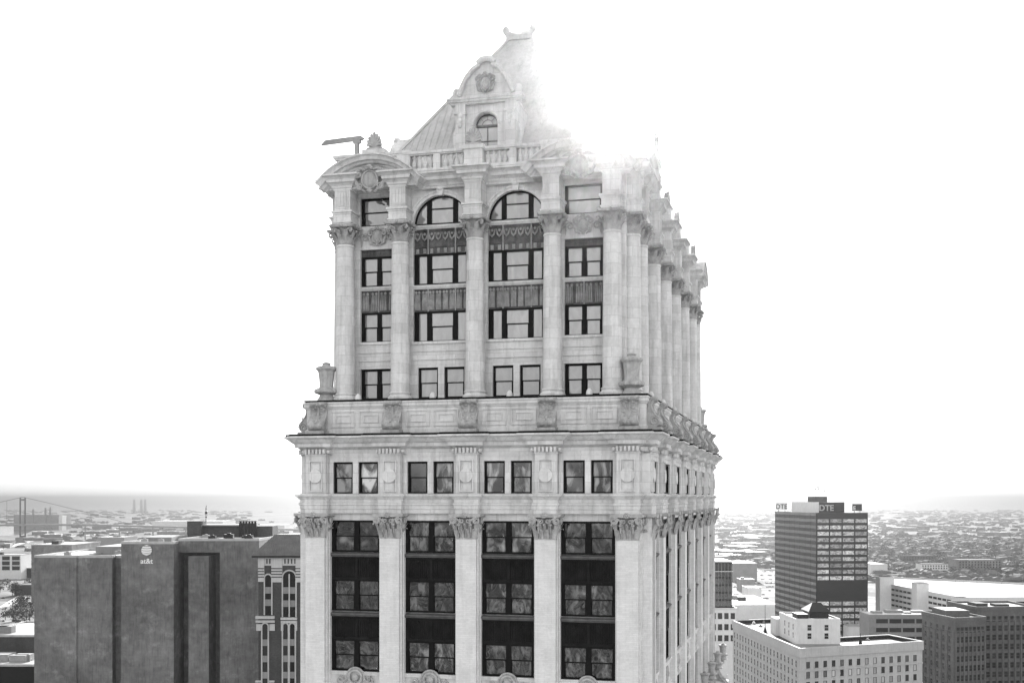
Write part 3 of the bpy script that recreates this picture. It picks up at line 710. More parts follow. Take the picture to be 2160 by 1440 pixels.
def dormer():
    half = [(2.0,0),(2.0,5.1),(2.3,5.15),(2.3,5.4),(1.9,5.5),(1.72,5.9),(1.5,6.1),(1.34,6.5),(1.1,6.85),(.75,7.1),(.62,7.35),(.4,7.48)]
    b = MB(); out = half+[(-x,z) for x,z in reversed(half)]
    # arched opening cut out: build the front as quads round the arch
    r, zs = .76, 3.4
    b.ext([(x,z) for x,z in [(2.0,0),(2.0,5.1),(.9,5.1),(.9,0)]], 0, .7); b.ext([(-.9,0),(-.9,5.1),(-2.0,5.1),(-2.0,0)], 0, .7)
    b.ext([p for p in out if p[1] >= 5.1], 0, 1.4)
    n = 16; V = []
    for i in range(n+1):
        a = PI*i/n; V += [(r*math.cos(a),0.02,zs+r*math.sin(a)),(r*math.cos(a)*.9/r,0.02,5.1),(r*math.cos(a),.7,zs+r*math.sin(a))]
    b.add(V, [f for i in range(n) for f in ((3*i,3*i+1,3*i+4,3*i+3),(3*i,3*i+3,3*i+5,3*i+2))])
    b.box(r,.9,.02,.7,0,zs); b.box(-.9,-r,.02,.7,0,zs); b.box(-.9,.9,.02,.7,0,1.5)
    b.add([(.9,.02,zs),(.9,.02,5.1),(r,.02,zs)],[(0,1,2)]); b.add([(-.9,.02,zs),(-.9,.02,5.1),(-r,.02,zs)],[(0,1,2)])
    b.tube([(.86*math.cos(PI*i/16),-.03,zs+.86*math.sin(PI*i/16)) for i in range(17)], .1, 6)
    b.box(-2.3,2.3,-.25,.2,4.72,4.86); b.box(-2.42,2.42,-.35,.2,4.86,5.0); b.box(-2.5,2.5,-.42,.2,5.0,5.12)
    for sx in (-1, 1):
        b.box(sx*1.65-.32, sx*1.65+.32, -.22, 0, .4, 4.1); b.box(sx*1.65-.4, sx*1.65+.4, -.3, 0, 4.1, 4.25); b.box(sx*1.65-.34, sx*1.65+.34, -.24, 0, 4.25, 4.72)
        b.box(sx*1.65-.4, sx*1.65+.4, -.3, 0, 0, .4)
        for k in range(3): b.ball((sx*1.65, -.28, 4.0-.3*k), .2-.03*k, .12, .18, 8, 5)
        b.spiral((sx*2.3,.4,.5), (sx,0,0), (0,0,1), .42, .08, 1.3, .16, .1, PI*.6)
        b.tube([(sx*1.95,.4,3.6),(sx*2.15,.4,3.0),(sx*2.05,.4,2.0),(sx*2.35,.4,1.1),(sx*2.6,.4,.7)], [.12,.2,.24,.2,.14], 6)
        b.ball((sx*2.05,.3,5.65), .27, .27, .3); b.lathe([(.3,5.1),(.22,5.35),(.12,5.4)], 10, (sx*2.05,.3,0))
        b.tube([(sx*1.8,-.1,5.3),(sx*1.55,-.14,5.9),(sx*1.3,-.12,6.4),(sx*.9,-.12,6.9),(sx*.4,-.1,7.2)], .17, 7)
    b.tube([(-.55,-.1,7.3),(-.3,-.14,7.5),(0,-.16,7.56),(.3,-.14,7.5),(.55,-.1,7.3)], .2, 8)
    b.box(-2.0,2.0,.7,6.2,0,4.8); b.ext([(-1.9,4.8),(1.9,4.8),(1.2,6.2),(0,6.9),(-1.2,6.2)], 1.0, 8.0)
    return b.mesh('dormer', STONE)
dm = dormer()
def dormer_window():
    b = MB(); g = MB(); n = 16; r = .76; V = []
    for i in range(n+1):
        a = PI*i/n
        for q in (r, r-.07):
            for y in (0, .1): V.append((q*math.cos(a), y, 1.9+q*math.sin(a)))
    b.add(V, [f for i in range(n) for f in ((4*i,4*i+4,4*i+6,4*i+2),(4*i+2,4*i+6,4*i+7,4*i+3))])
    b.box(-r,-r+.07,0,.1,0,1.9); b.box(r-.07,r,0,.1,0,1.9); b.box(-r,r,0,.1,1.82,2.0); b.box(-.03,.03,.02,.08,0,1.85); b.box(-r,r,.02,.08,.9,.97); b.box(-r,r,0,.1,0,.08)
    b.tube([(.36*math.cos(PI*i/10),.04,1.95+.36*math.sin(PI*i/10)) for i in range(11)], .025, 4)
    for k in (45, 90, 135): b.tube([(.36*math.cos(R(k)),.04,1.95+.36*math.sin(R(k))),(r*math.cos(R(k)),.04,1.95+r*math.sin(R(k)))], .02, 4)
    g.add([(r*math.cos(PI*i/n),.06,1.9+r*math.sin(PI*i/n)) for i in range(n+1)]+[(-r,.06,0),(r,.06,0)], [tuple(range(n+3))])
    return b.mesh('window', SILL), g.mesh('pane', GLASSU)
dwm, dgm = dormer_window()
for x, y, sd_ in ((0,4.5,0),(8.6,20.2,1)):
    o = at('dormer', dm, x, y, 20.1, sd_); w_ = obj('window', dwm, o, (0,.35,1.5)); obj('pane', dgm, w_)
    obj('cartouche', ctm, o, (0,-.02,6.0), 0, (.75,1,.75))
o = at('dormer', dm, -8.3, 11.5, 17.6, -1)
# ornate cornice low on the shaft, seen past the far corner
LOWC = outline(.5, 0.0, 10.7, 11.3, (-4.88,0,4.88), .8, GRID, 9.0, 10.5, .8, 2.3, 45.6, 43.7)
b = MB(); b.sweep(LOWC, [(0,-19.5),(.1,-19.3),(.2,-18.9),(.5,-18.5),(.6,-18.2),(.95,-17.9),(1.0,-17.6),(.2,-17.3)])
P('lower_cornice', b, STONE)
for s in GRID[1:]+[44.6]:
    at('corbel_scroll', csm, 11.0, s, -24.6, 1, sc=(1.25, 1.7, 1.6))
    at('urn', um, 11.9, s, -15.4, sc=(.6,.6,.6))
#@@CITY
# ------------------------------------------------------------------ the city round the tower
def px(x, y, d):                                        # real point seen at photo pixel (x, y), d metres away
    return Vector(((x-1080)/F*d, d, EYE-(y-HZ_ROW)/F*d))
def prism(b, poly, z0, z1):
    n = len(poly); V = [(x,y,z0) for x,y in poly]+[(x,y,z1) for x,y in poly]
    b.add(V, [tuple(range(n-1,-1,-1)), tuple(range(n,2*n))]+[(i,(i+1)%n,(i+1)%n+n,i+n) for i in range(n)])
MB.prism = prism
def rim(b, poly, z0, z1, t, out=0.0):                   # parapet round a footprint (counter-clockwise), t thick
    n = len(poly); c = Vector((sum(p[0] for p in poly)/n, sum(p[1] for p in poly)/n)); I = []; O = []
    for i in range(n):
        a, p, q = Vector(poly[i-1]), Vector(poly[i]), Vector(poly[(i+1)%n])
        d1, d2 = (p-a).normalized(), (q-p).normalized(); n1, n2 = Vector((d1.y,-d1.x)), Vector((d2.y,-d2.x)); m = (n1+n2)/(1+n1.dot(n2))
        I.append(p-m*t); O.append(p+m*out)
    V = [(p.x,p.y,z) for P_ in (O, I) for z in (z0, z1) for p in P_]     # O z0, O z1, I z0, I z1
    f = []
    for i in range(n):
        j = (i+1)%n; f += [(i,j,n+j,n+i),(n+i,n+j,3*n+j,3*n+i),(3*n+i,3*n+j,2*n+j,2*n+i),(2*n+i,2*n+j,j,i)]
    b.add(V, f)
def thing(name, label, cat, loc, rz=0, group=None):
    o = bpy.data.objects.new(name, None); COL.objects.link(o); o.location = loc; o.rotation_euler.z = rz
    o['label'] = label; o['category'] = cat
    if group: o['group'] = group
    return o
def tag(o, label, cat, group=None):
    o['label'] = label; o['category'] = cat
    if group: o['group'] = group
    return o
def pane_var(name, vals, ior=1.5):                      # panes whose blinds differ from window to window
    m = bpy.data.materials.new(name); m.use_nodes = True; N = m.node_tree.nodes; L = m.node_tree.links; p = N['Principled BSDF']
    oi = N.new('ShaderNodeObjectInfo'); cr = N.new('ShaderNodeValToRGB'); cr.color_ramp.interpolation = 'CONSTANT'
    while len(cr.color_ramp.elements) < len(vals): cr.color_ramp.elements.new(.5)
    for i, v in enumerate(vals): cr.color_ramp.elements[i].position = i/len(vals); cr.color_ramp.elements[i].color = (v,v,v,1)
    L.new(oi.outputs['Random'], cr.inputs[0]); L.new(cr.outputs[0], p.inputs['Base Color'])
    p.inputs['Roughness'].default_value = .15; p.inputs['IOR'].default_value = ior; return m
DCON = mat('stained_dark_concrete', .16, .9, .4, .055, .35, courses=(3.2, 1.6, .03, .10, .14), spots=-.6)
DCON2 = mat('dark_brick', .06, .9, .25, .2, .1, courses=(.6, .3, .03, .2, .2))
TANB = mat('grey_brick', .115, .9, .22, .15, .3, courses=(.8, .4, .04, .15, .15))
CREAM = mat('cream_glazed_brick', .42, .8, .10, .12, .22)
WHITE = mat('white_concrete', .62, .85, .10, .05, .15)
PALE = mat('pale_membrane_roof', .34, .42, .25, .06, spots=.35, spec=.7)
GREYC = mat('grey_concrete', .22, .9, .15, .1, .2)
TAR = mat('tar_roof', .035, .9, .35, .1)
BLACK = mat('black_metal', .012, .6, .2, 1, spec=.2)
STEEL = mat('galvanised_metal', .25, .6, .2, .5)
DGLS = pane_var('dark_office_glass', (.006,.01,.02,.008,.03), 1.6)
BLIND = pane_var('blinds_and_glass', (.02,.03,.25,.015,.4,.05,.3,.02,.5,.1))
DARKP = pane_var('dark_window_pane', (.008,.012,.02,.01,.03), 1.3)
TILE = mat('grey_roof_tile', .10, .8, .3, .4, .2)

def pane_mesh(w, h, frame, m, fm, sill=True):
    b = MB(); b.box(-w/2, w/2, -.06, .0, 0, h); n0 = len(b.f)
    t = .09
    b.box(-w/2-t, -w/2, -.11, 0, -.02, h+t); b.box(w/2, w/2+t, -.11, 0, -.02, h+t); b.box(-w/2, w/2, -.11, 0, h, h+t); b.box(-w/2, w/2, -.1, 0, h*.5-.05, h*.5+.05)
    if sill: b.box(-w/2-.2, w/2+.2, -.28, 0, -.22, -.02)
    me = b.mesh('window', [m, fm])
    for i, p in enumerate(me.polygons): p.material_index = 0 if i < n0 else 1
    return me
def windows(parent, jobs, me, most=100):
    """jobs: (x, y, z, rz) in world; the nearest stay single parts, the rest become one part"""
    base = parent.location; jobs = sorted(jobs, key=lambda j: j[1])
    for x, y, z, rz in jobs[:most]: obj('window', me, parent, (x-base.x, y-base.y, z-base.z), rz)
    if len(jobs) > most:
        V = []; Fc = []; MI = []
        for x, y, z, rz in jobs[most:]:
            M = Matrix.Translation((x-base.x, y-base.y, z-base.z)) @ Matrix.Rotation(rz, 4, 'Z'); o = len(V)
            V += [tuple(M @ v.co) for v in me.vertices]; Fc += [tuple(i+o for i in p.vertices) for p in me.polygons]; MI += [p.material_index for p in me.polygons]
        m2 = bpy.data.meshes.new('farther_windows'); m2.from_pydata(V, [], Fc)
        for q in me.materials: m2.materials.append(q)
        for p, i in zip(m2.polygons, MI): p.material_index = i
        obj('farther_windows', m2, parent, kind='stuff')
def grid(p0, p1, cols, zs, m0=.05, m1=.05):
    p0, p1 = Vector(p0), Vector(p1); d = p1-p0; a = math.atan2(d.y, d.x); out = []
    for i in range(cols):
        t = m0+(1-m0-m1)*(i+.5)/cols; q = p0+d*t
        for z in zs: out.append((q.x, q.y, z, a))
    return out
def rel(poly, base): return [(x-base[0], y-base[1]) for x, y in poly]

# --- windowless dark building with a sign, left
B = (-108, 350)
t = thing('windowless_building', 'huge dark windowless concrete building of stepped slabs at lower left', 'building', (B[0], B[1], 0))
def slab(name, x0, x1, y0, y1, z, m=DCON, par=True):
    b = MB(); b.box(x0-B[0], x1-B[0], y0-B[1], y1-B[1], 98.86 if name == 'upper_band' else 0, z)
    o = build(name, b, m, t)
    if par:
        b = MB(); rim(b, rel([(x0,y0),(x1,y0),(x1,y1),(x0,y1)], B), z, z+.7, .5, .02); b.box(x0+.5-B[0], x1-.5-B[0], y0+.5-B[1], y1-.5-B[1], z, z+.06)
        obj('roof_edge', b.mesh('roof_edge', PALE), o)
    return o
slab('wing', -141.1, -128.6, 350, 395, 97.46)
slab('wing', -128.6, -118.2, 350.5, 395, 97.36)
slab('wing', -118.2, -114.6, 353.5, 395, 97.16)
slab('tower_block', -114.6, -99.2, 347.5, 385, 101.56)
slab('wing', -99.2, -75.2, 358.5, 395, 102.26)
slab('upper_band', -99.2, -86.9, 352.5, 358.5, 102.26)
slab('wing', -86.9, -75.2, 352.5, 358.5, 102.26)
slab('shaft', -95.6, -89.6, 350.2, 358.5, 97.86, par=False)
b = MB(); b.box(-115-B[0], -114.6-B[0], 2.5, 40, 0, 95); build('recess_shade', b, BLACK, t)  # black strip paints the shade in the corner beside the tall slab
b = MB(); b.box(-130-B[0], -118-B[0], 20, 44, 96, 99.9); b.box(-113-B[0], -104-B[0], 12, 30, 100, 103.1); build('penthouse', b, GREYC, t)
b = MB(); b.box(-105-B[0], -100.5-B[0], 33, 40, 100, 107.6); build('penthouse', b, DCON2, t)
b = MB(); b.box(-100.5-B[0], -78-B[0], 36, 44, 100, 105.9); build('penthouse', b, DCON2, t)
b = MB(); b.box(-101-B[0], -88-B[0], 35, 45, 106.0, 106.4); build('penthouse_roof', b, PALE, t)
for k in range(6):
    b = MB(); b.box(-.45,.45,-.5,.5,0,4.6); b.lathe([(.35,4.6),(.35,5.1),(.45,5.15),(.45,5.3)], 10)
    obj('exhaust_duct', b.mesh('exhaust_duct', BLACK), t, (-88.2-B[0]+.95*k, 35.2, 102.3))
for x, y, s in ((-90,6,1.1),(-85.5,8,1.4),(-81,10,1.0),(-79,6,1.2),(-87,14,1.3),(-95,18,1.0),(-110,5,.9),(-106,8,.8),(-120,12,1.1),(-135,10,.9)):
    b = MB(); b.box(-s,s,-s*.7,s*.7,.2,s*1.3); b.lathe([(s*.5,s*1.3),(s*.5,s*1.5),(s*.3,s*1.6)], 10)
    obj('rooftop_unit', b.mesh('rooftop_unit', BLACK if x > -92 else STEEL), t, (x-B[0], y, 102.26 if x > -99 else (101.56 if x > -114 else 97.46)))
# wall sign: striped globe over lettering
s_ = thing('wall_sign', 'white striped globe logo above small white lettering on the dark windowless wall', 'sign', (-107.1, 347.5, 96.76))
def globe():
    b = MB(); r = 1.55
    bands = [(1.02,.86),(.74,.46),(.36,.04),(-.06,-.38),(-.48,-.74),(-.82,-1.02)]
    for zt, zb in bands:
        n = 14; top = []; bot = []
        for i in range(n+1):
            u = -1+2*i/n
            def pt(z):
                z = max(-.999, min(.999, z)); w = math.sqrt(1-z*z); return (w*u, z-.10*(1-u*u)*w+.04)
            top.append(pt(zt)); bot.append(pt(zb))
        V = [(x*r,-.18,z*r) for x,z in top]+[(x*r,-.18,z*r) for x,z in bot]+[(x*r,0,z*r) for x,z in top]+[(x*r,0,z*r) for x,z in bot]
        m = n+1; f = []
        for i in range(n): f += [(i,i+1,m+i+1,m+i),(i,i+1,2*m+i+1,2*m+i),(m+i,m+i+1,3*m+i+1,3*m+i)]
        b.add(V, f)
    return b.mesh('globe', SIGNW)
SIGNW = mat('white_sign', .75, .6, .03, 1)
obj('globe', globe(), s_, (0,0,2.9))
def text(name, body, m, parent, loc, rz, size, ext=.08, align='CENTER', bold=.0):
    c = bpy.data.curves.new(name, 'FONT'); c.body = body; c.size = size; c.extrude = ext; c.align_x = align; c.offset = bold
    o = bpy.data.objects.new(name, c); COL.objects.link(o); c.materials.append(m)
    o.location = loc; o.rotation_euler = (R(90), 0, rz)
    dg = bpy.context.evaluated_depsgraph_get(); me = bpy.data.meshes.new_from_object(o.evaluated_get(dg)); M = (Vector(o.location), tuple(o.rotation_euler)); bpy.data.objects.remove(o)
    o = obj(name, me, parent, M[0]); o.rotation_euler = M[1]
    return o
text('lettering', 'at&t', SIGNW, s_, (0,-.1,-.9), 0, 2.1, .08, bold=.03)
# antenna mast on its penthouse
m_ = thing('antenna_mast', 'thin dark mast with round dishes on the dark penthouse', 'antenna', (-100.2, 388, 107.6))
b = MB(); b.tube([(0,0,0),(0,0,4.2),(.2,0,5.0)], .09, 6); build('mast', b, BLACK, m_)
for z, r in ((2.6,.42),(1.2,.3),(3.9,.22)):
    b = MB(); b.ball((.1,-.2,z), r, r*.5, r, 12, 7); build('dish', b, BLACK, m_)
# --- striped arcaded building beside it
D = 330.0; k = D/F
def ex(p): return (p-1080)*k
def ez(q): return EYE-(q-HZ_ROW)*k
x0 = ex(545); RB = (x0, D)
t = thing('arcaded_building', 'dark brick and pale stone building with tall arched windows and a tiled hip roof', 'building', (x0, D, 0))
XR = ex(672)-x0
b = MB(); b.box(0, XR, 0, 24, 0, ez(1172)); build('wall', b, DCON2, t)
b = MB()
for (a, c, q0, q1, d) in ((545,558,1172,1226,.5),(573,596,1172,1227,.5),(624,672,1172,1227,.5),(545,672,1172,1192,.25),(540,580,1298,1304,.8),(540,580,1307,1312,.6),(593,627,1301,1306,.8),(593,627,1308,1313,.6),(541,553,1315,1329,.4),(569,580,1315,1329,.4),(593,598,1313,1329,.4),(622,627,1313,1329,.4),(539,552,1434,1438,.4),(566,579,1434,1438,.4)):
    b = MB(); b.box(ex(a)-x0, ex(c)-x0, -d, 0, ez(q1), ez(q0)); build('stone_band', b, CREAM, t)
b = MB()
for q in (1197, 1203, 1209, 1215):
    for a, c in ((545,558),(573,596),(624,672)): b.box(ex(a)-x0, ex(c)-x0, -.56, -.49, ez(q+2.2), ez(q))
for a in (562,568,600,607,614,621,640,648): b.box(ex(a)-x0, ex(a+3)-x0, -.3, -.24, ez(1188), ez(1178))
build('dark_stripe', b, DCON2, t)
def arch_pair(cx, w, q0, q1, n, single=False):
    """tall arched window with metal spandrels; q0 crown, q1 sill (photo rows)"""
    top, bot = ez(q0), ez(q1); o = MB(); r = w/2
    zc = top-r
    o.tube([(-r-.12,-.3,bot)]+[((r+.12)*math.cos(PI-PI*i/12),-.3,zc+(r+.12)*math.sin(PI-PI*i/12)) for i in range(13)]+[(r+.12,-.3,bot)], .22, 6)
    if not single: o.box(-.16,.16,-.42,0,bot,zc+r*.5)
    f = obj('window', o.mesh('window', CREAM), t, (cx,0,0))
    g = MB(); g.ext([(-r,bot),(r,bot)]+[(r*math.cos(PI*i/12),zc+r*math.sin(PI*i/12)) for i in range(13)], -.1, .05); obj('pane', g.mesh('pane', DARKP), f)
    g = MB()
    for i in range(1, n):
        z = bot+(zc-bot)*i/n; g.box(-r,r,-.16,-.1,z-.9,z+.9)
    obj('spandrel', g.mesh('spandrel', GREYC), f)
arch_pair(ex(610.5)-x0, 27*k, 1203, 1300, 3); arch_pair(ex(566)-x0, 14*k, 1211, 1296, 3, True); arch_pair(ex(654)-x0, 27*k, 1203, 1300, 3)
arch_pair(ex(559.5)-x0, 12*k, 1314, 1560, 7, True); arch_pair(ex(602.5)-x0, 11*k, 1314, 1560, 7, True); arch_pair(ex(617)-x0, 11*k, 1314, 1560, 7, True)
b = MB(); b.box(-1.6, XR+1, -1.4, 25, ez(1175), ez(1171)); build('shaded_eave', b, BLACK, t)  # black edge paints the shadow under the roof overhang
b = MB(); za, zb = ez(1171), ez(1171)+5.6
b.add([(-1.8,-1.6,za),(XR+1.2,-1.6,za),(XR+1.2,25.5,za),(-1.8,25.5,za),(3.0,8,zb),(XR-3,8,zb),(XR-3,16,zb),(3.0,16,zb)], [(0,1,5,4),(1,2,6,5),(2,3,7,6),(3,0,4,7),(4,5,6,7)])
for i in range(28):
    x = -1.4+i*.62
    if x < XR: f_ = min(1, max(.05, (x+1.8)/4.8)); b.tube([(x,-1.6,za+.05),(x,-1.6+9.6*f_,za+.05+5.6*f_)], .09, 4)
build('roof', b, TILE, t)

# --- dark glass office tower, right
A = R(4.3); L0 = px(1722, 1081, 700)
t = thing('glass_office_tower', 'dark glass high rise with a blank band halfway and signs on its roof', 'building', (L0.x, L0.y, 0), A)
ZT = EYE-(1081-HZ_ROW)*.28; Wd, Dp = 31.2, 82
b = MB(); b.box(0, Wd, 0, Dp, 0, ZT); build('wall', b, BLACK, t)
SPG = mat('grey_glass_spandrel', .06, .25, .25, .08, spec=.6)
zs = [ZT-5.9-3.75*i for i in range(10)]+[ZT-5.9-3.75*i for i in range(13, 22)]
b = MB(); b.box(-3.4,3.4,-.09,.0,0,2.2); wmF = b.mesh('window', glass('reflecting_office_glass', .05, .5, 2.0, .6, .25, .03, .6, (.3,.62), (.5,.5,.8)))
jobs = []
for i in range(4):
    for z in zs:
        if z > 20: obj('window', wmF, t, (4.1+7.65*i, 0, z))
b = MB()
for z in [ZT-3.75*i for i in range(28)]: b.box(-.1, 0, .4, Dp-.4, z-1.7, z-.1)
build('side_spandrel_band', b, SPG, t)
b = MB()
for z in [ZT-4.2-3.75*i for i in range(26)]: b.box(-.06, 0, .4, Dp-.4, z-1.4, z+.45)
build('side_ribbon_glazing', b, glass('side_ribbon_glass', .06, .20, 1.3, .3, .2, .2), t)
b = MB()
for i in range(9): b.box(-.16, 0, .2+i*(Dp-.6)/8, .45+i*(Dp-.6)/8, 0, ZT)
build('mullions', b, BLACK, t)
b = MB(); b.box(4.8, 20.4, 9.5, 62, ZT, ZT+6.2); build('penthouse', b, BLACK, t)
b = MB(); b.box(4.65, 4.8, 9.5, 62, ZT, ZT+6.3); build('penthouse_pale_side', b, WHITE, t)  # left face made paler than the rest of the box
b = MB(); b.box(.1,Wd-.1,.1,Dp-.1,ZT,ZT+.05); b.box(8, 15.5, 26, 40, ZT+6.2, ZT+9.6); build('lift_housing', b, DCON2, t)
def board(label, x, y, rz, w, h, body, fc, tc, dx=0):
    c = Matrix.Rotation(A, 4, 'Z') @ Vector((x, y, 0))
    s = thing('roof_sign', label, 'sign', (L0.x+c.x, L0.y+c.y, ZT), A+rz)
    b = MB(); b.box(-w/2, w/2, 0, .5, 1.2, 1.2+h); build('board', b, fc, s)
    for q in (-w*.3, w*.3): b = MB(); b.box(q-.15, q+.15, .1, .4, 0, 1.2); build('post', b, BLACK, s)
    text('lettering', body, tc, s, (dx,-.1,1.2+h*.12), 0, h*(.95 if dx == 0 else .8), .06, bold=.05)
LETB = mat('black_sign_letters', .02, .6, .05, 1)
board('dark roof sign board at the right end of the glass tower roof', 27.0, 6, R(-8), 5.6, 4.0, 'E', BLACK, SIGNW, -1.7)
board('pale roof sign with dark letters at the left end of the glass tower roof', 1.2, 72, R(-40), 7.5, 4.6, 'DTE', SIGNW, LETB)
SIGND = mat('dull_white_letters', .38, .7, .1, .5)  # darker than the other white sign letters
s = thing('wall_sign', 'large white letters on the dark penthouse wall of the glass tower', 'sign', (L0.x, L0.y, ZT), A)
text('lettering', 'DTE', SIGND, s, (9.3, 9.36, 1.2), 0, 4.9, .1, bold=.1)
for x, y, h in ((8.6,27,5.5),(11,30,7.2),(14.4,27,4.5),(13,34,6),(16.6,30,2.2)):
    c = Matrix.Rotation(A, 4, 'Z') @ Vector((x, y, 0)); b = MB(); b.tube([(0,0,0),(0,0,h)], .07, 5); b.box(-.5,.5,-.15,.15,h*.8,h*.8+.25); b.ball((.2,-.1,h*.9), .3, .2, .3, 8, 5)
    tag(build('antenna', b, BLACK, None, (L0.x+c.x, L0.y+c.y, ZT+(9.4 if x < 15.5 else 6.2))), 'thin antenna on the lift housing of the dark glass tower', 'antenna', 'antennas on the glass tower')

# --- cream flat-roofed block with a penthouse
FP = [(97.9,403),(146.7,423.7),(141,444),(119,434.5),(113.4,503),(92.4,495.7)]; B = (110, 430); ZR = 64.0
TARL = mat('worn_grey_roof', .13, .4, .3, .15, spots=.4, spec=.7)
t = thing('cream_office_block', 'pale many windowed block with a flat roof and white rooftop house, lower right', 'building', (B[0], B[1], 0))
b = MB(); b.prism(rel(FP, B), 0, ZR-1.6); build('wall', b, CREAM, t)
b = MB(); rim(b, rel(FP, B), ZR-3.2, ZR, .45, .35); rim(b, rel(FP, B), ZR-8.0, ZR-7.6, .1, .18); rim(b, rel(FP, B), ZR-15.0, ZR-14.7, .1, .18); build('parapet', b, CREAM, t)
b = MB(); b.prism(rel([(98.6,404),(145.8,424),(140.6,443),(119.6,433.5),(101,431)], B), ZR-1.6, ZR-1.4); build('front_roof', b, TARL, t)
b = MB(); b.prism(rel([(100.9,431.2),(119.3,433.8),(113.0,502),(93.0,495)], B), ZR-1.6, ZR-1.42); build('rear_roof', b, TAR, t)
b = MB(); b.box(-.62,.42,-.09,0,.05,1.98); b.box(-.62,.42,-.12,-.09,.98,1.06); n0 = len(b.f); b.box(-.72,.72,-.05,0,-.1,2.1)  # black backing paints the shade of a deep reveal
n1 = len(b.f); b.box(-.85,.85,-.25,0,-.3,-.1); wm = b.mesh('window', [BLIND, BLACK, CREAM])
for i, p in enumerate(wm.polygons): p.material_index = 0 if i < n0 else (1 if i < n1 else 2); wd = pane_mesh(1.35, 2.2, .1, DARKP, CREAM)
zs = [ZR-6.9-3.42*i for i in range(5)]
windows(t, grid(FP[0], FP[1], 14, zs, .03, .03), wm, 70)
windows(t, grid(FP[5], FP[0], 20, [ZR-6.9-3.42*i for i in range(10)], .01, .02), wd, 30)
h = build('rooftop_house', (lambda q: (q.box(101.9-B[0],118-B[0],-4,22,ZR-1.5,71.0), q.box(100.6-B[0],109-B[0],22,31,ZR-1.5,69.0), q)[-1])(MB()), WHITE, t)
b = MB(); rim(b, rel([(101.9,426),(118,426),(118,452),(101.9,452)], B), 71.0, 71.7, .4, .05); build('rooftop_parapet', b, WHITE, t)
b = MB(); b.box(102.4-B[0],117.5-B[0],-3.5,21.5,71.0,71.06); build('upper_roof', b, TARL, t)
b = MB(); rim(b, rel([(98.4,403.9),(146,424),(140.7,443.3),(118.7,433.7),(113,502.4),(93,495.2)], B), ZR-1.5, ZR-.25, .06); build('parapet_shade', b, BLACK, t)  # black strips paint the shaded inner faces of the parapet
hw = pane_mesh(1.4, 2.0, .1, DARKP, WHITE, False)
for z in (64.5, 67.5): windows(t, grid((101.9,426),(118,426),2,[z],.12,.12)+grid((101.9,446),(101.9,426),3,[z],.02,.0), hw)
b = MB(); b.box(103-B[0],107-B[0],-2,6,71.0,73.1); build('roof_hood', b, BLACK, t)
b = MB(); b.box(109-B[0],116-B[0],4,14,71.0,73.5); b.add([(108.4-B[0],3,73.5),(116.6-B[0],3,73.5),(116.6-B[0],15,73.5),(108.4-B[0],15,73.5),(111-B[0],8,76.5),(114-B[0],8,76.5)], [(0,1,5,4),(1,2,5),(2,3,4,5),(3,0,4)]); build('roof_hood', b, BLACK, t)
for p, q, hh, lb in ((1614,1334,11.5,'tall thin pole with a dark cone foot left of the white rooftop house'),(1815,1358,4.0,'short pole with a dark cone foot on the bright roof right of the rooftop house')):
    d = (EYE-ZR+1.4)*F/(q-HZ_ROW); c = px(p, q, d); b = MB(); b.lathe([(.8,0),(.45,1.2),(.12,2.4),(.07,hh)], 10)
    tag(build('flagpole', b, BLACK, None, (c.x, c.y, ZR-1.4)), lb, 'pole')
for i, (p, q) in enumerate(((1590,1315),(1604,1320),(1611,1312),(1633,1308),(1830,1350),(1850,1346),(1872,1343))):
    d = (EYE-ZR+1.4)*F/(q-HZ_ROW); c = px(p, q, d); b = MB(); b.box(-.6,.6,-.5,.5,0,.5); b.lathe([(.3,.5),(.3,.9),(.4,.95)], 8)
    tag(build('roof_vent', b, STEEL, None, (c.x, c.y, ZR-1.42)), 'small metal vent on the flat roof of the cream block', 'vent', 'vents on the cream block roof')

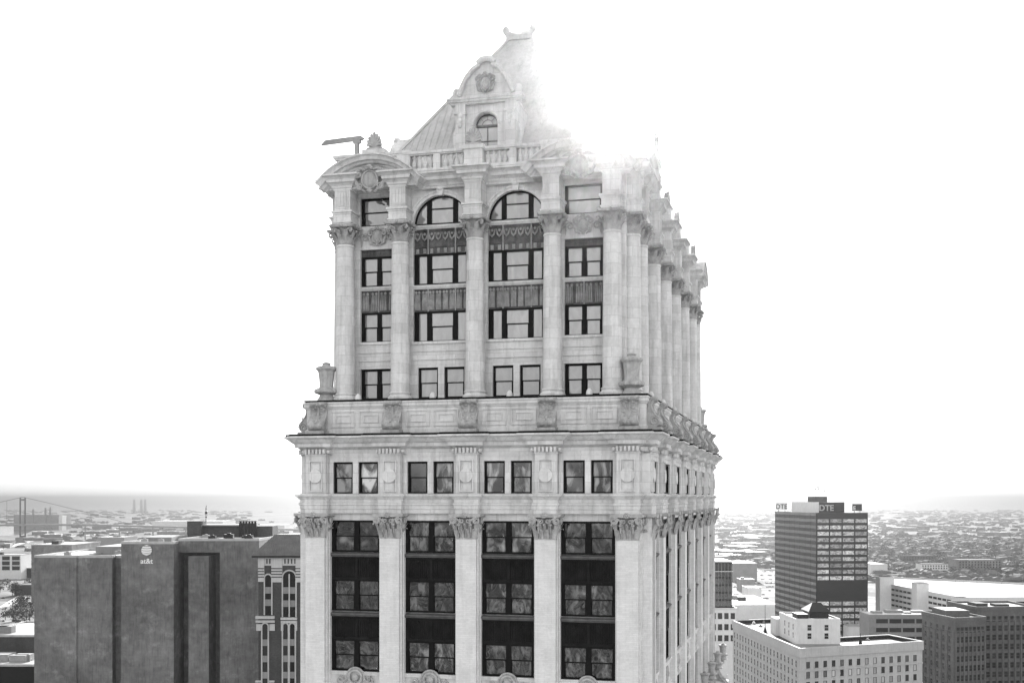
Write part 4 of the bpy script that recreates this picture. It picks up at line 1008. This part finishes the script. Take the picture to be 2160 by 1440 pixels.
# --- dark brick office blocks, lower right corner
for (poly, base, zt, nl, nf, lb, setb) in (
    ([(179.3,480),(194,485.5),(190.5,513),(175.8,508)], (185,495), 65.7, 5, 7, 'dark brick block with corner bays and a raised roof, beside the cream block', True),
    ([(196,500),(222,503),(222,530),(194,528)], (205,510), 68.3, 4, 9, 'taller dark brick block at the right edge, behind the corner bayed one', False),
    ([(223.5,506),(250,508),(250,535),(223.5,533)], (235,520), 66.3, 4, 8, 'dark brick block cut off by the right edge of the view', False)):
    t = thing('brick_office_block', lb, 'building', (base[0], base[1], 0))
    b = MB(); b.prism(rel(poly, base), 0, zt); build('wall', b, TANB, t)
    b = MB(); rim(b, rel(poly, base), zt-.6, zt+.9, .5, .3); rim(b, rel(poly, base), zt-5.0, zt-4.6, .1, .2); build('parapet', b, TANB, t)
    b = MB(); c = Vector(base); b.prism([((x-base[0])*.94, (y-base[1])*.94) for x, y in poly], zt, zt+.1); build('roof', b, PALE if not setb else TAR, t)
    if setb:
        b = MB(); b.box(-5,5,-3,13,zt,zt+2.6); build('raised_roof', b, TANB, t); b = MB(); b.box(-4.5,4.5,-2.5,12.5,zt+2.6,zt+2.7); build('upper_roof', b, PALE, t)
    else:
        b = MB(); b.box(-6,-1,-2,8,zt,zt+1.6); b.box(3,9,0,6,zt,zt+1.1); build('raised_roof', b, TAR, t)
    zs = [zt-5.4-3.9*i for i in range(8)]
    w1_ = pane_mesh(1.5, 2.3, .1, DARKP, TANB)
    windows(t, grid(poly[3], poly[0], nl, zs, .02, .06)+grid(poly[0], poly[1], nf, zs, .04, .04), w1_)
    b = MB(); p0, p1, p3 = Vector(poly[0]), Vector(poly[1]), Vector(poly[3])
    for a_, c_, n_ in ((p3,p0,nl),(p0,p1,nf)):
        d_ = (c_-a_); an = math.atan2(d_.y,d_.x)
        for i in range(n_+1):
            q = a_+d_*(.03+.94*i/n_)-c; M = Matrix.Translation((q.x,q.y,0)) @ Matrix.Rotation(an,4,'Z'); b = MB(); b.M = M; b.box(-.35,.35,-.3,.1,0,zt-5); build('pier', b, TANB, t)
# --- low grey office behind them
c0, c1 = px(1833,1296,620), px(1946,1296,640)
t = thing('grey_office_building', 'low grey concrete office with ribbon windows between the glass tower and brick blocks', 'building', (c0.x, c0.y, 0))
zt = EYE-(1296-HZ_ROW)*.248; W_ = c1.x-c0.x+10
b = MB(); b.box(0, W_, 0, 17, 0, zt); build('wall', b, GREYC, t)
b = MB(); b.box(.4, W_-.4, .4, 16.6, zt, zt+.2); build('roof', b, PALE, t)
for i, (x, y, w, h) in enumerate(((4,6,5,1.2),(12,9,9,1.5),(20,5,4,1.0),(26,9,6,1.3))):
    b = MB(); b.box(x,x+w,y,y+5,zt+.2,zt+h); build('rooftop_unit', b, STEEL, t)
for j in range(5):
    for i in range(5):
        b = MB(); b.box(0,6.0,-.08,0,0,2.2)
        for q in (0,2,4,6): b.box(q-.06,q+.06,-.16,0,0,2.2)
        if j == 0 and i == 0: rw = b.mesh('window', DARKP)
        obj('window', rw, t, (3.8+7.0*i, 0, zt-4.4-4.6*j))
    b = MB(); b.box(0,W_,-.35,0,zt-2.0-4.6*j,zt-.9-4.6*j); build('concrete_band', b, GREYC, t)
# --- white parking structure
GP = [(243,640),(330,648),(330,745),(252,812),(235,752)]; base = (243,640); zt = 60.3
t = thing('parking_garage', 'long white concrete parking structure with rows of dark openings and a bright roof deck', 'building', (base[0], base[1], 0))
b = MB(); b.prism(rel(GP, base), 0, zt); build('wall', b, WHITE, t)
b = MB(); rim(b, rel(GP, base), zt, zt+1.1, .3, .05); build('parapet', b, WHITE, t)
b = MB(); b.prism([(x*.995+.3,y*.99+1.2) for x,y in rel(GP, base)], zt, zt+.05); build('roof_deck', b, PALE, t)
b = MB(); b.box(-2.4,2.4,-.12,0,0,1.25); om = b.mesh('opening', BLACK)
def openings(jobs):
    for x, y, z, rz in jobs: obj('opening', om, t, (x-base[0], y-base[1], z), rz)
openings(grid(GP[4], GP[0], 17, [zt-2.6-3.2*i for i in range(4)], .02, .06)); openings(grid(GP[0], GP[1], 14, [zt-2.6-3.2*i for i in range(2)], .09, .02))
for (x, y, w, d, z0) in ((235,688,7,9,66),(231.5,742,9,9,66),(240.5,642,6.5,6,61.5)):
    b = MB(); b.box(-w/2,w/2,-d/2,d/2,0,z0); b.box(-w/2-.2,w/2+.2,-d/2-.2,d/2+.2,z0-.5,z0); build('stair_tower', b, WHITE, t, (x-base[0]+2, y-base[1], 0))
for i, (x, y, h) in enumerate(((255,670,7),(262,700,7),(285,690,7),(300,665,7),(310,720,7))):
    b = MB(); b.tube([(0,0,0),(0,0,h)], .09, 6); b.box(-.8,.8,-.15,.15,h-.15,h+.05)
    tag(build('lamp_post', b, STEEL, None, (x, y, zt)), 'thin lamp post on the bright parking roof deck', 'lamp post', 'lamp posts on the parking deck')
b = MB(); b.box(0,46,0,16,0,40); t2 = thing('white_annex', 'plain low white annex at the foot of the parking structure', 'building', (196, 690, 0)); build('wall', b, WHITE, t2)
b = MB(); b.box(.5,45.5,.5,15.5,40,40.6); build('roof', b, PALE, t2)
# --- glass block and its podium just past the tower
c = px(1512,1185,560); zt = EYE-(1185-HZ_ROW)*.224
t = thing('glass_block', 'narrow dark glass block with pale fins and white podium behind the stone tower', 'building', (c.x-6, c.y, 0))
b = MB(); b.box(0, 13.3, 0, 30, EYE-(1280-HZ_ROW)*.224, zt); build('wall', b, BLACK, t)
b = MB()
for i in range(9): b.box(.4+1.55*i, .55+1.55*i, -.25, 0, EYE-(1278-HZ_ROW)*.224, zt-.4)
build('fins', b, STEEL, t)
gw = MB(); gw.box(-.62,.62,-.1,0,0,2.6); gm = gw.mesh('window', DGLS)
for i in range(8):
    for j in range(6): obj('window', gm, t, (1.25+1.55*i, 0, zt-3.4-3.5*j))
b = MB(); b.box(-.3,13.6,-.3,30,zt,zt+.5); b.box(-.3,13.6,-.4,0,zt-4.5,zt-4.2); build('roof_edge', b, WHITE, t)
b = MB(); zp = EYE-(1280-HZ_ROW)*.224; b.box(-4, 14.5, -3, 34, 0, zp); b.box(-4.4,15,-3.4,34.4,zp-.5,zp); build('podium', b, WHITE, t)
pw = MB(); pw.box(-1,1,-.1,0,0,2.8); pmm = pw.mesh('window', DARKP)
for i in range(6):
    for j in range(3): obj('window', pmm, t, (-2+3.0*i, -3, zp-5.2-5.2*j))

# --- lower buildings left and right, each placed where the photo shows its roof
def block(name, label, p0, p1, q, d, depth, wall, roof, win=None, rz=0, group=None, hood=0):
    a, e = px(p0, q, d), px(p1, q, d); w = e.x-a.x; z = max(3.0, a.z)
    t = thing(name, label, 'building', (a.x, a.y, 0), rz, group)
    b = MB(); b.box(0, w, 0, depth, 0, z); build('wall', b, wall, t)
    b = MB(); rim(b, [(0,0),(w,0),(w,depth),(0,depth)], z-.1, z+.7, .35, .12); b.box(.35, w-.35, .35, depth-.35, z, z+.12); build('roof', b, roof, t)
    for i in range(hood):
        x = w*(.2+.6*rnd.random()); y = depth*(.2+.5*rnd.random()); s = min(4, w*.08+1)
        b = MB(); b.box(x-s,x+s,y-s*.7,y+s*.7,z+.1,z+.1+s*.9); build('rooftop_unit', b, rnd.choice((STEEL,GREYC,BLACK)), t)
    if win:
        cols, rows, ww, wh, m = win
        g_ = MB(); g_.box(-ww/2,ww/2,-.08,0,0,wh); g_.box(-ww/2-.1,ww/2+.1,-.2,0,-.2,0); me = g_.mesh('window', m)
        for i in range(cols):
            for j in range(rows):
                zz = z-1.6-wh-(wh+1.5)*j
                if zz > 1: obj('window', me, t, (w*(i+.5)/cols, 0, zz))
    return t
block('brick_warehouse', 'dark brick block with a flat pale roof, above the left wing of the windowless building', 66, 152, 1149, 1300, 90, DCON, PALE, hood=2)
block('loft_building', 'white framed loft building with two big grids of panes at the left edge', -40, 44, 1170, 1680, 40, WHITE, PALE, (4, 3, 11, 5.5, DARKP), hood=1)
block('flat_roofed_block', 'dark walled block with a wide white roof at the lower left edge', -60, 74, 1342, 450, 50, DCON2, PALE, hood=2)
block('flat_roofed_block', 'black walled building with a white parapet in the lower left corner', -60, 78, 1404, 420, 26, BLACK, PALE, hood=4)
block('low_shed', 'long dark roofed shed beside the dark windowless building', 30, 75, 1234, 1400, 40, DCON2, TAR)
block('low_shed', 'pale shed with a dark front above the lower left corner roofs', 42, 78, 1198, 1700, 50, BLACK, PALE)
block('long_white_building', 'long low white roofed hall right of the stone tower', 1544, 1640, 1276, 1080, 110, WHITE, PALE, hood=2)
block('white_box_building', 'plain white cube shaped building on the bright lots right of the tower', 1577, 1606, 1240, 1230, 30, WHITE, PALE)
block('grey_hall', 'grey windowless hall with pale roof between the stone tower and the glass tower', 1548, 1597, 1188, 1640, 70, GREYC, PALE)
block('small_grey_block', 'small grey block in front of the grey hall', 1562, 1592, 1222, 1460, 25, GREYC, PALE, hood=1)
block('dark_low_building', 'low dark building far behind the glass block', 1495, 1542, 1174, 2000, 60, DCON, TAR)
block('white_hall', 'bright white hall behind the parking structure', 1838, 1872, 1190, 1720, 60, WHITE, PALE)
block('brick_school', 'long dark brick building with a flat roof among the trees at right', 2022, 2112, 1181, 1760, 40, DCON, TAR, (14, 3, 2, 2.2, DARKP))
block('pale_apartments', 'pale terrace of flats left of the brick building among trees', 1944, 2000, 1189, 1760, 26, WHITE, TAR, (10, 2, 2, 2, DARKP))
block('brown_terrace', 'row of dark steep houses beside the trees at right', 1905, 1975, 1172, 2050, 20, DCON2, TAR, (12, 2, 2, 2, DARKP))
block('far_warehouse', 'very long pale warehouse left of the dark penthouse', 320, 470, 1099, 4300, 200, WHITE, PALE)
block('far_warehouse', 'wide grey freight shed beyond the windowless building', 205, 262, 1133, 2550, 90, GREYC, PALE, hood=2)
block('far_warehouse', 'low white depot right of the dark penthouse', 440, 600, 1107, 3800, 150, WHITE, PALE, hood=3)
block('power_plant', 'wide hazy grey works with stacks behind the bridge tower', 29, 124, 1085, 4300, 120, GREYC, GREYC)
block('white_silo_block', 'small white block at the right end of the hazy works', 124, 131, 1087, 4250, 40, WHITE, WHITE)
# church with two spires
c = px(577, 1131, 1500); t = thing('twin_spired_church', 'grey church with two thin pointed spires', 'church', (c.x, c.y, 0))
b = MB(); b.box(-9,9,6,50,0,24); b.extx([(6,24),(50,24),(50,34),(6,34)], -1, 1); build('nave', b, DCON, t)
for sx in (-1, 1):
    b = MB(); b.box(sx*4.5-2.6,sx*4.5+2.6,0,6,0,50); b.lathe([(2.9,50),(1.4,66),(0,82)], 8, (sx*4.5,3,0), smooth=False); build('spire', b, GREYC, t)
# works stacks, far chimneys, hazy towers
for p, q, d, h, lb in ((70,1074,4300,60,'left'),(96,1071,4300,70,'m'),(106,1070,4300,72,'r')):
    c = px(p, q, d); b = MB(); b.lathe([(5,0),(3.4,c.z),(3.6,c.z),(3.6,c.z+1)], 10); tag(build('smokestack', b, GREYC, None, (c.x, c.y, 0)), 'hazy grey smokestack standing on the works behind the bridge', 'smokestack', 'stacks of the far works')
for p in (283, 298, 306):
    c = px(p, 1053, 9000); b = MB(); b.lathe([(12,0),(8,c.z),(8.4,c.z+1)], 10); tag(build('smokestack', b, GREYC, None, (c.x, c.y, 0)), 'faint thin chimney at the horizon', 'smokestack', 'three faint chimneys at the horizon')
# --- suspension bridge
c = px(48, 1130, 3230)
t = thing('suspension_bridge', 'hazy suspension bridge with a tall steel tower and long deck at far left', 'bridge', (c.x, c.y, 0), R(20))
def bridge_tower(x):
    b = MB()
    for s in (-1, 1):
        b.box(x+s*6.2-2.1,x+s*6.2+2.1,-2.5,2.5,0,116)
    for z in (8,40,108): b.box(x-7.9,x+7.9,-2.4,2.4,z,z+5)
    return b
b = bridge_tower(0); build('tower', b, DCON2, t)
b = MB(); b.box(-18,18,-16,16,0,9); build('pier', b, GREYC, t)
def deckz(x): return 43 - (max(0, x-120)*.032 if x > 120 else 0)
b = MB(); xs = list(range(-700, 1200, 60))
for x in xs: b.add([(x,-9,deckz(x)-4),(x+60,-9,deckz(x+60)-4),(x+60,9,deckz(x+60)-4),(x,9,deckz(x)-4),(x,-9,deckz(x)+1.5),(x+60,-9,deckz(x+60)+1.5),(x+60,9,deckz(x+60)+1.5),(x,9,deckz(x)+1.5)], [(0,1,2,3),(4,5,6,7),(0,1,5,4),(3,2,6,7)])
build('deck', b, GREYC, t)
for x in range(160, 1200, 90):
    z = deckz(x)-4
    if z > 4: b = MB(); b.box(x-1.6,x+1.6,-7,7,0,z); build('approach_pier', b, GREYC, t)
b = MB()
for s in (-8, 8):
    b.tube([(x,s,46+72*((x+560)/560)**2) for x in range(-560,1,40)], .5, 5); b.tube([(0,s,118),(60,s,103),(140,s,82),(220,s,60),(280,s,42)], .5, 5)
    for x in range(-520,0,40): b.tube([(x,s,44),(x,s,46+72*((x+560)/560)**2)], .3, 4)
build('cables', b, DCON2, t)
# --- ground, river, roads
def city_ground():
    m = bpy.data.materials.new('city_ground'); m.use_nodes = True; N = m.node_tree.nodes; L = m.node_tree.links; p = N['Principled BSDF']; p.inputs['Roughness'].default_value = .95; p.inputs['Specular IOR Level'].default_value = .1
    g = N.new('ShaderNodeNewGeometry')
    def mth(op, a, b_):
        n = N.new('ShaderNodeMath'); n.operation = op
        for i, x in enumerate((a, b_)):
            if isinstance(x, (int, float)): n.inputs[i].default_value = x
            else: L.new(x, n.inputs[i])
        return n.outputs[0]
    def brick(rot, bw_, bh, mo, c1, c2, cm):
        mp = N.new('ShaderNodeMapping'); mp.inputs['Rotation'].default_value = (0,0,rot); L.new(g.outputs['Position'], mp.inputs[0])
        b = N.new('ShaderNodeTexBrick'); b.inputs['Scale'].default_value = 1; b.inputs['Brick Width'].default_value = bw_; b.inputs['Row Height'].default_value = bh; b.inputs['Mortar Size'].default_value = mo
        for nme, v in (('Color1',c1),('Color2',c2),('Mortar',cm)): b.inputs[nme].default_value = (v,v,v,1)
        L.new(mp.outputs[0], b.inputs['Vector']); return b.outputs['Color']
    def noise(s, d=5):
        n = N.new('ShaderNodeTexNoise'); n.inputs['Scale'].default_value = s; n.inputs['Detail'].default_value = d; n.inputs['Roughness'].default_value = .65; L.new(g.outputs['Position'], n.inputs['Vector']); return n.outputs['Fac']
    def rng(x, a, b_, c, d):
        n = N.new('ShaderNodeMapRange'); n.inputs[1].default_value = a; n.inputs[2].default_value = b_; n.inputs[3].default_value = c; n.inputs[4].default_value = d; L.new(x, n.inputs[0]); return n.outputs[0]
    blocks = brick(.35, 120, 80, 7, .30, .06, .22)
    lots = brick(.35, 34, 27, 1.2, 1.25, .6, .9)
    v = mth('MULTIPLY', blocks, lots)
    v = mth('MULTIPLY', v, rng(noise(.006), .35, .65, .55, 1.5))
    v = mth('MULTIPLY', v, rng(noise(.06, 3), .3, .7, .7, 1.3))
    sx = N.new('ShaderNodeSeparateXYZ'); L.new(g.outputs['Position'], sx.inputs[0])
    far = rng(sx.outputs[1], 1250, 2100, 0, 1)              # leafless woods and suburbs take over from paved lots
    wood = rng(noise(.0022), .38, .62, .08, .15)
    wood = mth('MULTIPLY', wood, rng(noise(.02, 4), .3, .7, .6, 1.5))
    mx = N.new('ShaderNodeMix'); mx.data_type = 'FLOAT'; L.new(far, mx.inputs[0]); L.new(v, mx.inputs[2]); L.new(wood, mx.inputs[3])
    cc = N.new('ShaderNodeCombineColor')
    for i in range(3): L.new(mx.outputs[0], cc.inputs[i])
    L.new(cc.outputs[0], p.inputs['Base Color']); return m
g = MB(); g.add([(-40000,-3000,0),(40000,-3000,0),(40000,60000,0),(-40000,60000,0)], [(0,1,2,3)])
build('ground', g, city_ground(), kind='structure')
WATER = mat('river_water', .05, .12, .1, .01, spec=.8, bump=.2)
def gpt(p, q, z=0.0): d = (EYE-z)*F/(q-HZ_ROW); return ((p-1080)/F*d, d, z)
b = MB(); b.add([gpt(*a, .4) for a in ((-300,1132),(20,1129),(46,1127),(62,1122),(75,1113),(58,1107),(34,1102),(0,1100),(-300,1099))], [tuple(range(9))]); build('river', b, WATER, kind='structure')
ROADM = mat('pale_concrete_road', .55, .9, .15, .02)
def road(pts, w):
    b = MB(); P_ = [Vector(gpt(*a, .25)) for a in pts]; V = []
    for i, p in enumerate(P_):
        d = (P_[min(i+1,len(P_)-1)]-P_[max(i-1,0)]).normalized(); n = Vector((-d.y,d.x,0))*w/2; V += [p-n, p+n]
    b.add(V, [(2*i,2*i+1,2*i+3,2*i+2) for i in range(len(P_)-1)]); build('road', b, ROADM, kind='structure')
road([(1530,1215),(1552,1130),(1575,1108),(1600,1096),(1620,1084),(1640,1075)], 45); road([(1500,1141),(1640,1137),(1850,1141),(2200,1150)], 28); road([(1850,1178),(1960,1166),(2200,1160)], 18)
road([(-60,1330),(20,1275),(75,1240)], 14); road([(-20,1215),(70,1190),(230,1160),(640,1130)], 24); road([(120,1132),(330,1118),(640,1108)], 22); road([(-10,1160),(66,1140)],18)
# --- trees: bare crowns of fine twig clumps on forking trunks
BARK = mat('bark', .06, .9, .3, 1); WOODS = mat('leafless_woods', .085, .95, .3, .03)
TWIG = mat('bare_twigs', .05, .95, .4, .08); EVER = mat('evergreen_needles', .03, .95, .3, .2)
def tree_mesh(seed, h, r, ever=False):
    q = random.Random(seed); b = MB()
    n = 130
    for i in range(n):
        while True:
            x, y, z = q.uniform(-1,1), q.uniform(-1,1), q.uniform(-1,1)
            if x*x+y*y+z*z < 1 and (x*x+y*y+z*z > .15 or q.random() < .4): break
        f_ = (1-z)*.5 if ever else 1
        c = Vector((x*r*(f_ if ever else 1), y*r*(f_ if ever else 1), h*.6+z*h*.42)); s = q.uniform(.25,.6)*r*.33
        a = Vector((q.uniform(-1,1),q.uniform(-1,1),q.uniform(-.4,1))).normalized(); u = a.orthogonal().normalized(); w = a.cross(u)
        b.add([c+u*s, c+w*s*q.uniform(.4,1), c-u*s*q.uniform(.5,1)+a*s*.4, c-w*s*.7], [(0,1,2,3)])
    t_ = MB(); t_.tube([(0,0,0),(0,0,h*.3),(.1,.1,h*.75)], [r*.07,r*.055,.02], 5)
    for k in range(5):
        a = 2*PI*k/5+seed; t_.tube([(0,0,h*.28),(math.cos(a)*r*.4,math.sin(a)*r*.4,h*.55),(math.cos(a)*r*.75,math.sin(a)*r*.75,h*.8)], [r*.045,r*.03,.02], 4)
    return b.mesh('crown', EVER if ever else TWIG), t_.mesh('trunk', BARK)
TM = [tree_mesh(s, h, r) for s, h, r in ((1,13,6),(2,10,5),(3,15,7),(4,12,5.5))]+[tree_mesh(9,13,4,True)]
def tree(x, y, k, s, label, group):
    t = thing('evergreen_tree' if k == 4 else 'bare_tree', label, 'tree', (x, y, 0), rnd.uniform(0,6.28), group)
    obj('crown', TM[k][0], t, (0,0,0), 0, (s,s,s)); obj('trunk', TM[k][1], t, (0,0,0), 0, (s,s,s))
n = 0
ZONES = [((1838,2170,1160,1218),150,'bare grey tree among the houses right of the glass tower','trees on the plain at right'),((1840,2170,1128,1165),58,'small bare tree on the hazy plain at right','far trees at right'),
         ((1515,1636,1150,1200),40,'bare tree beside the bright lots right of the stone tower','trees on the bright lots'),((0,72,1215,1320),22,'bare tree on the slope left of the windowless building','trees at the left edge'),((0,640,1112,1160),30,'bare tree on the hazy flats at left','trees on the left flats')]
for (p0,p1,q0,q1), cnt, lb, gp in ZONES:
    for i in range(cnt):
        x, y, _ = gpt(rnd.uniform(p0,p1), q0+(q1-q0)*rnd.random()**.8); k = rnd.choice((0,1,2,3,0,1,2,4) if p0 > 1800 else (0,1,2,3))
        tree(x, y, k, rnd.uniform(.7,1.25), lb if k < 4 else lb.replace('bare grey','dark evergreen').replace('small bare','small evergreen'), gp if k < 4 else 'ever'+'greens at right')
# the far woods that read as one mass
b = MB(); q = random.Random(3)
for i in range(6800):
    d = 1900+9000*q.random()**1.5; lim = .47; x = d*q.uniform(-lim, lim)
    if i > 5200: d = q.uniform(1620, 3200); x = d*q.uniform(.305, .47)
    if x < 0 and q.random() < .45: continue
    if -.22*d < x < .17*d: continue
    if x < -1150*d/2500+60 or (d < 5000 and d > 3000 and x < -.38*d): continue
    r = q.uniform(4,9)*(1+d/9000); h = q.uniform(6,12)
    V = [(x+r*q.uniform(.6,1.2)*math.cos(a)*2.0, d+r*math.sin(a), q.uniform(.0,.4)*h) for a in [2*PI*j/7 for j in range(7)]]+[(x+r*.7*q.uniform(.4,1.2)*math.cos(a)*2.0, d+r*.6*math.sin(a), h*q.uniform(.55,1)) for a in [2*PI*j/7+.4 for j in range(7)]]
    b.add(V, [(j,(j+1)%7,7+(j+1)%7,7+j) for j in range(7)]+[tuple(range(7,14))])
build('far_woods', b, WOODS, kind='stuff')
# --- houses and small sheds spread over the plain
SHEDR = mat('worn_shed_roof', .20, .9, .5, .02)
SHEDW = mat('shed_wall', .16, .9, .3, .05)
def house(w, d, h, gable, wall, roof):
    b = MB(); b.box(-w/2,w/2,-d/2,d/2,0,h); r_ = MB()
    if gable: r_.ext([(-w/2-.4,h-.2),(w/2+.4,h-.2),(0,h+w*.38)], -d/2-.4, d/2+.4)
    else: r_.box(-w/2-.2,w/2+.2,-d/2-.2,d/2+.2,h,h+.6); r_.box(-w*.2,w*.05,-d*.1,d*.2,h+.6,h+2.2)
    ww = MB(); n = max(2, int(w/4))
    for i in range(n): ww.box(-w/2+w*(i+.5)/n-.7,-w/2+w*(i+.5)/n+.7,-d/2-.06,-d/2,h*.45,h*.45+1.5)
    return b.mesh('wall', wall), r_.mesh('roof', roof), ww.mesh('windows', DARKP)
HM = [house(10,13,6,True,GREYC,TILE),house(9,12,7,True,GREYC,TAR),house(11,12,6,True,DCON,TAR),house(34,22,7,False,SHEDW,SHEDR),house(55,30,8,False,SHEDW,SHEDR),house(26,18,10,False,DCON,TAR),house(70,38,9,False,SHEDW,PALE),house(40,16,12,False,TANB,SHEDR)]
HZ = [((1840,2170,1130,1222),95,(0,1,2,0,1,2),'house','small house between bare trees on the plain at right','houses on the plain at right'),((1515,1640,1085,1180),45,(3,4,6,5,4),'low_shed','low flat roofed shed on the bright flats behind the stone tower','sheds right of the stone tower'),
      ((0,640,1078,1155),80,(3,4,5,6,7,6,4),'low_shed','low flat roofed works shed on the hazy flats at left','sheds on the left flats'),((1840,2170,1080,1130),16,(4,6,7),'low_shed','far pale roofed shed near the horizon at right','far sheds at right')]
for (p0,p1,q0,q1), cnt, kinds, nm, lb, gp in HZ:
    for i in range(cnt):
        p, q_ = rnd.uniform(p0,p1), q0+(q1-q0)*rnd.random(); x, y, _ = gpt(p, q_)
        if p < 80 and 1098 < q_ < 1134: continue
        k = rnd.choice(kinds); t = thing(nm, lb, 'house' if nm == 'house' else 'shed', (x, y, 0), .35+rnd.choice((0,PI/2))+rnd.uniform(-.05,.05), gp); s = rnd.uniform(.8,1.3)
        for nme, me in zip(('wall','roof','windows'), HM[k]): obj(nme, me, t, (0,0,0), 0, (s,s,s))
# cars on the lots
def car_mesh(m):
    b = MB(); b.box(-2.2,2.2,-.9,.9,.3,.95); b.ext([(-1.5,.95),(1.3,.95),(.8,1.5),(-1.0,1.5)], -.8, .8); w = MB()
    for x in (-1.4,1.4):
        for y in (-.9,.9): w.box(x-.33,x+.33,y-.12,y+.12,0,.62)
    return b.mesh('body', m), w.mesh('wheels', BLACK)
CM = [car_mesh(BLACK), car_mesh(STEEL), car_mesh(SIGNW), car_mesh(DCON)]
for (p0,p1,q0,q1), cnt, lb, gp in (((1550,1636,1205,1262),60,'parked car on the bright lots between the towers','cars on the bright lots'),((2,70,1225,1310),26,'parked car on the streets at the left edge','cars at the left edge')):
    for i in range(cnt):
        x, y, _ = gpt(rnd.uniform(p0,p1), rnd.choice([q0+(q1-q0)*j/7 for j in range(8)])); t = thing('parked_car', lb, 'car', (x, y, 0), .35+rnd.choice((0,PI/2)), gp); k = rnd.randrange(4)
        obj('body', CM[k][0], t); obj('wheels', CM[k][1], t)
# --- street canyon behind the viewer, seen only in the window panes
OFF = mat('sunlit_office_wall', .6, .85, .2, .1, .2, courses=(3.2, 3.6, .75, .88, .1))
for x, y, w, d, h, lb in ((34,-95,34,30,99,'pale office slab mirrored in the lower windows, nearest'),(88,-120,40,34,110,'tall office slab mirrored in the lower windows'),(140,-70,36,40,90,'broad office block mirrored in the right bay windows'),(70,-230,60,40,118,'distant office tower mirrored in the attic windows')):
    t = thing('office_slab', lb, 'building', (x, y, 0), R(-12)); b = MB(); b.box(-w/2,w/2,-d/2,d/2,0,h); build('wall', b, OFF, t); b = MB(); b.box(-w/2-.5,w/2+.5,-d/2-.5,d/2+.5,h,h+1.5); b.box(-5,5,-4,4,h+1.5,h+5); build('roof', b, GREYC, t)
# davit crane on the roof edge
M = Matrix.Translation(TOWER.location) @ Matrix.Rotation(-ANG, 4, 'Z'); c = M @ Vector((-8.65, 4.2, TZ+21.45))
t = thing('davit_crane', 'thin metal davit arm jutting out over the left roof edge of the stone tower', 'crane', c, -ANG)
b = MB(); b.box(-.13,.13,-.13,.13,0,1.75); b.box(-.2,.2,-.2,.2,0,.15); b.box(-.24,.24,-.15,.15,1.4,1.62); build('post', b, STEEL, t)
b = MB(); b.ext([(-2.5,1.46),(.35,1.6),(.5,1.7),(.3,1.86),(-.3,1.84),(-2.2,1.75)], -.12, .12); build('arm', b, STEEL, t)
# ------------------------------------------------------------------ the air
hz = MB(); hz.box(-39500, 39500, -2900, 59900, -1, EYE+35.4)
H = bpy.data.materials.new('air'); H.use_nodes = True; n = H.node_tree; n.nodes.clear()
pv = n.nodes.new('ShaderNodeVolumePrincipled'); ou = n.nodes.new('ShaderNodeOutputMaterial')
pv.inputs['Color'].default_value = (.315,.315,.315,1); pv.inputs['Density'].default_value = 1.25e-4; pv.inputs['Anisotropy'].default_value = .945
n.links.new(pv.outputs[0], ou.inputs['Volume'])
build('haze', hz, H, kind='stuff')
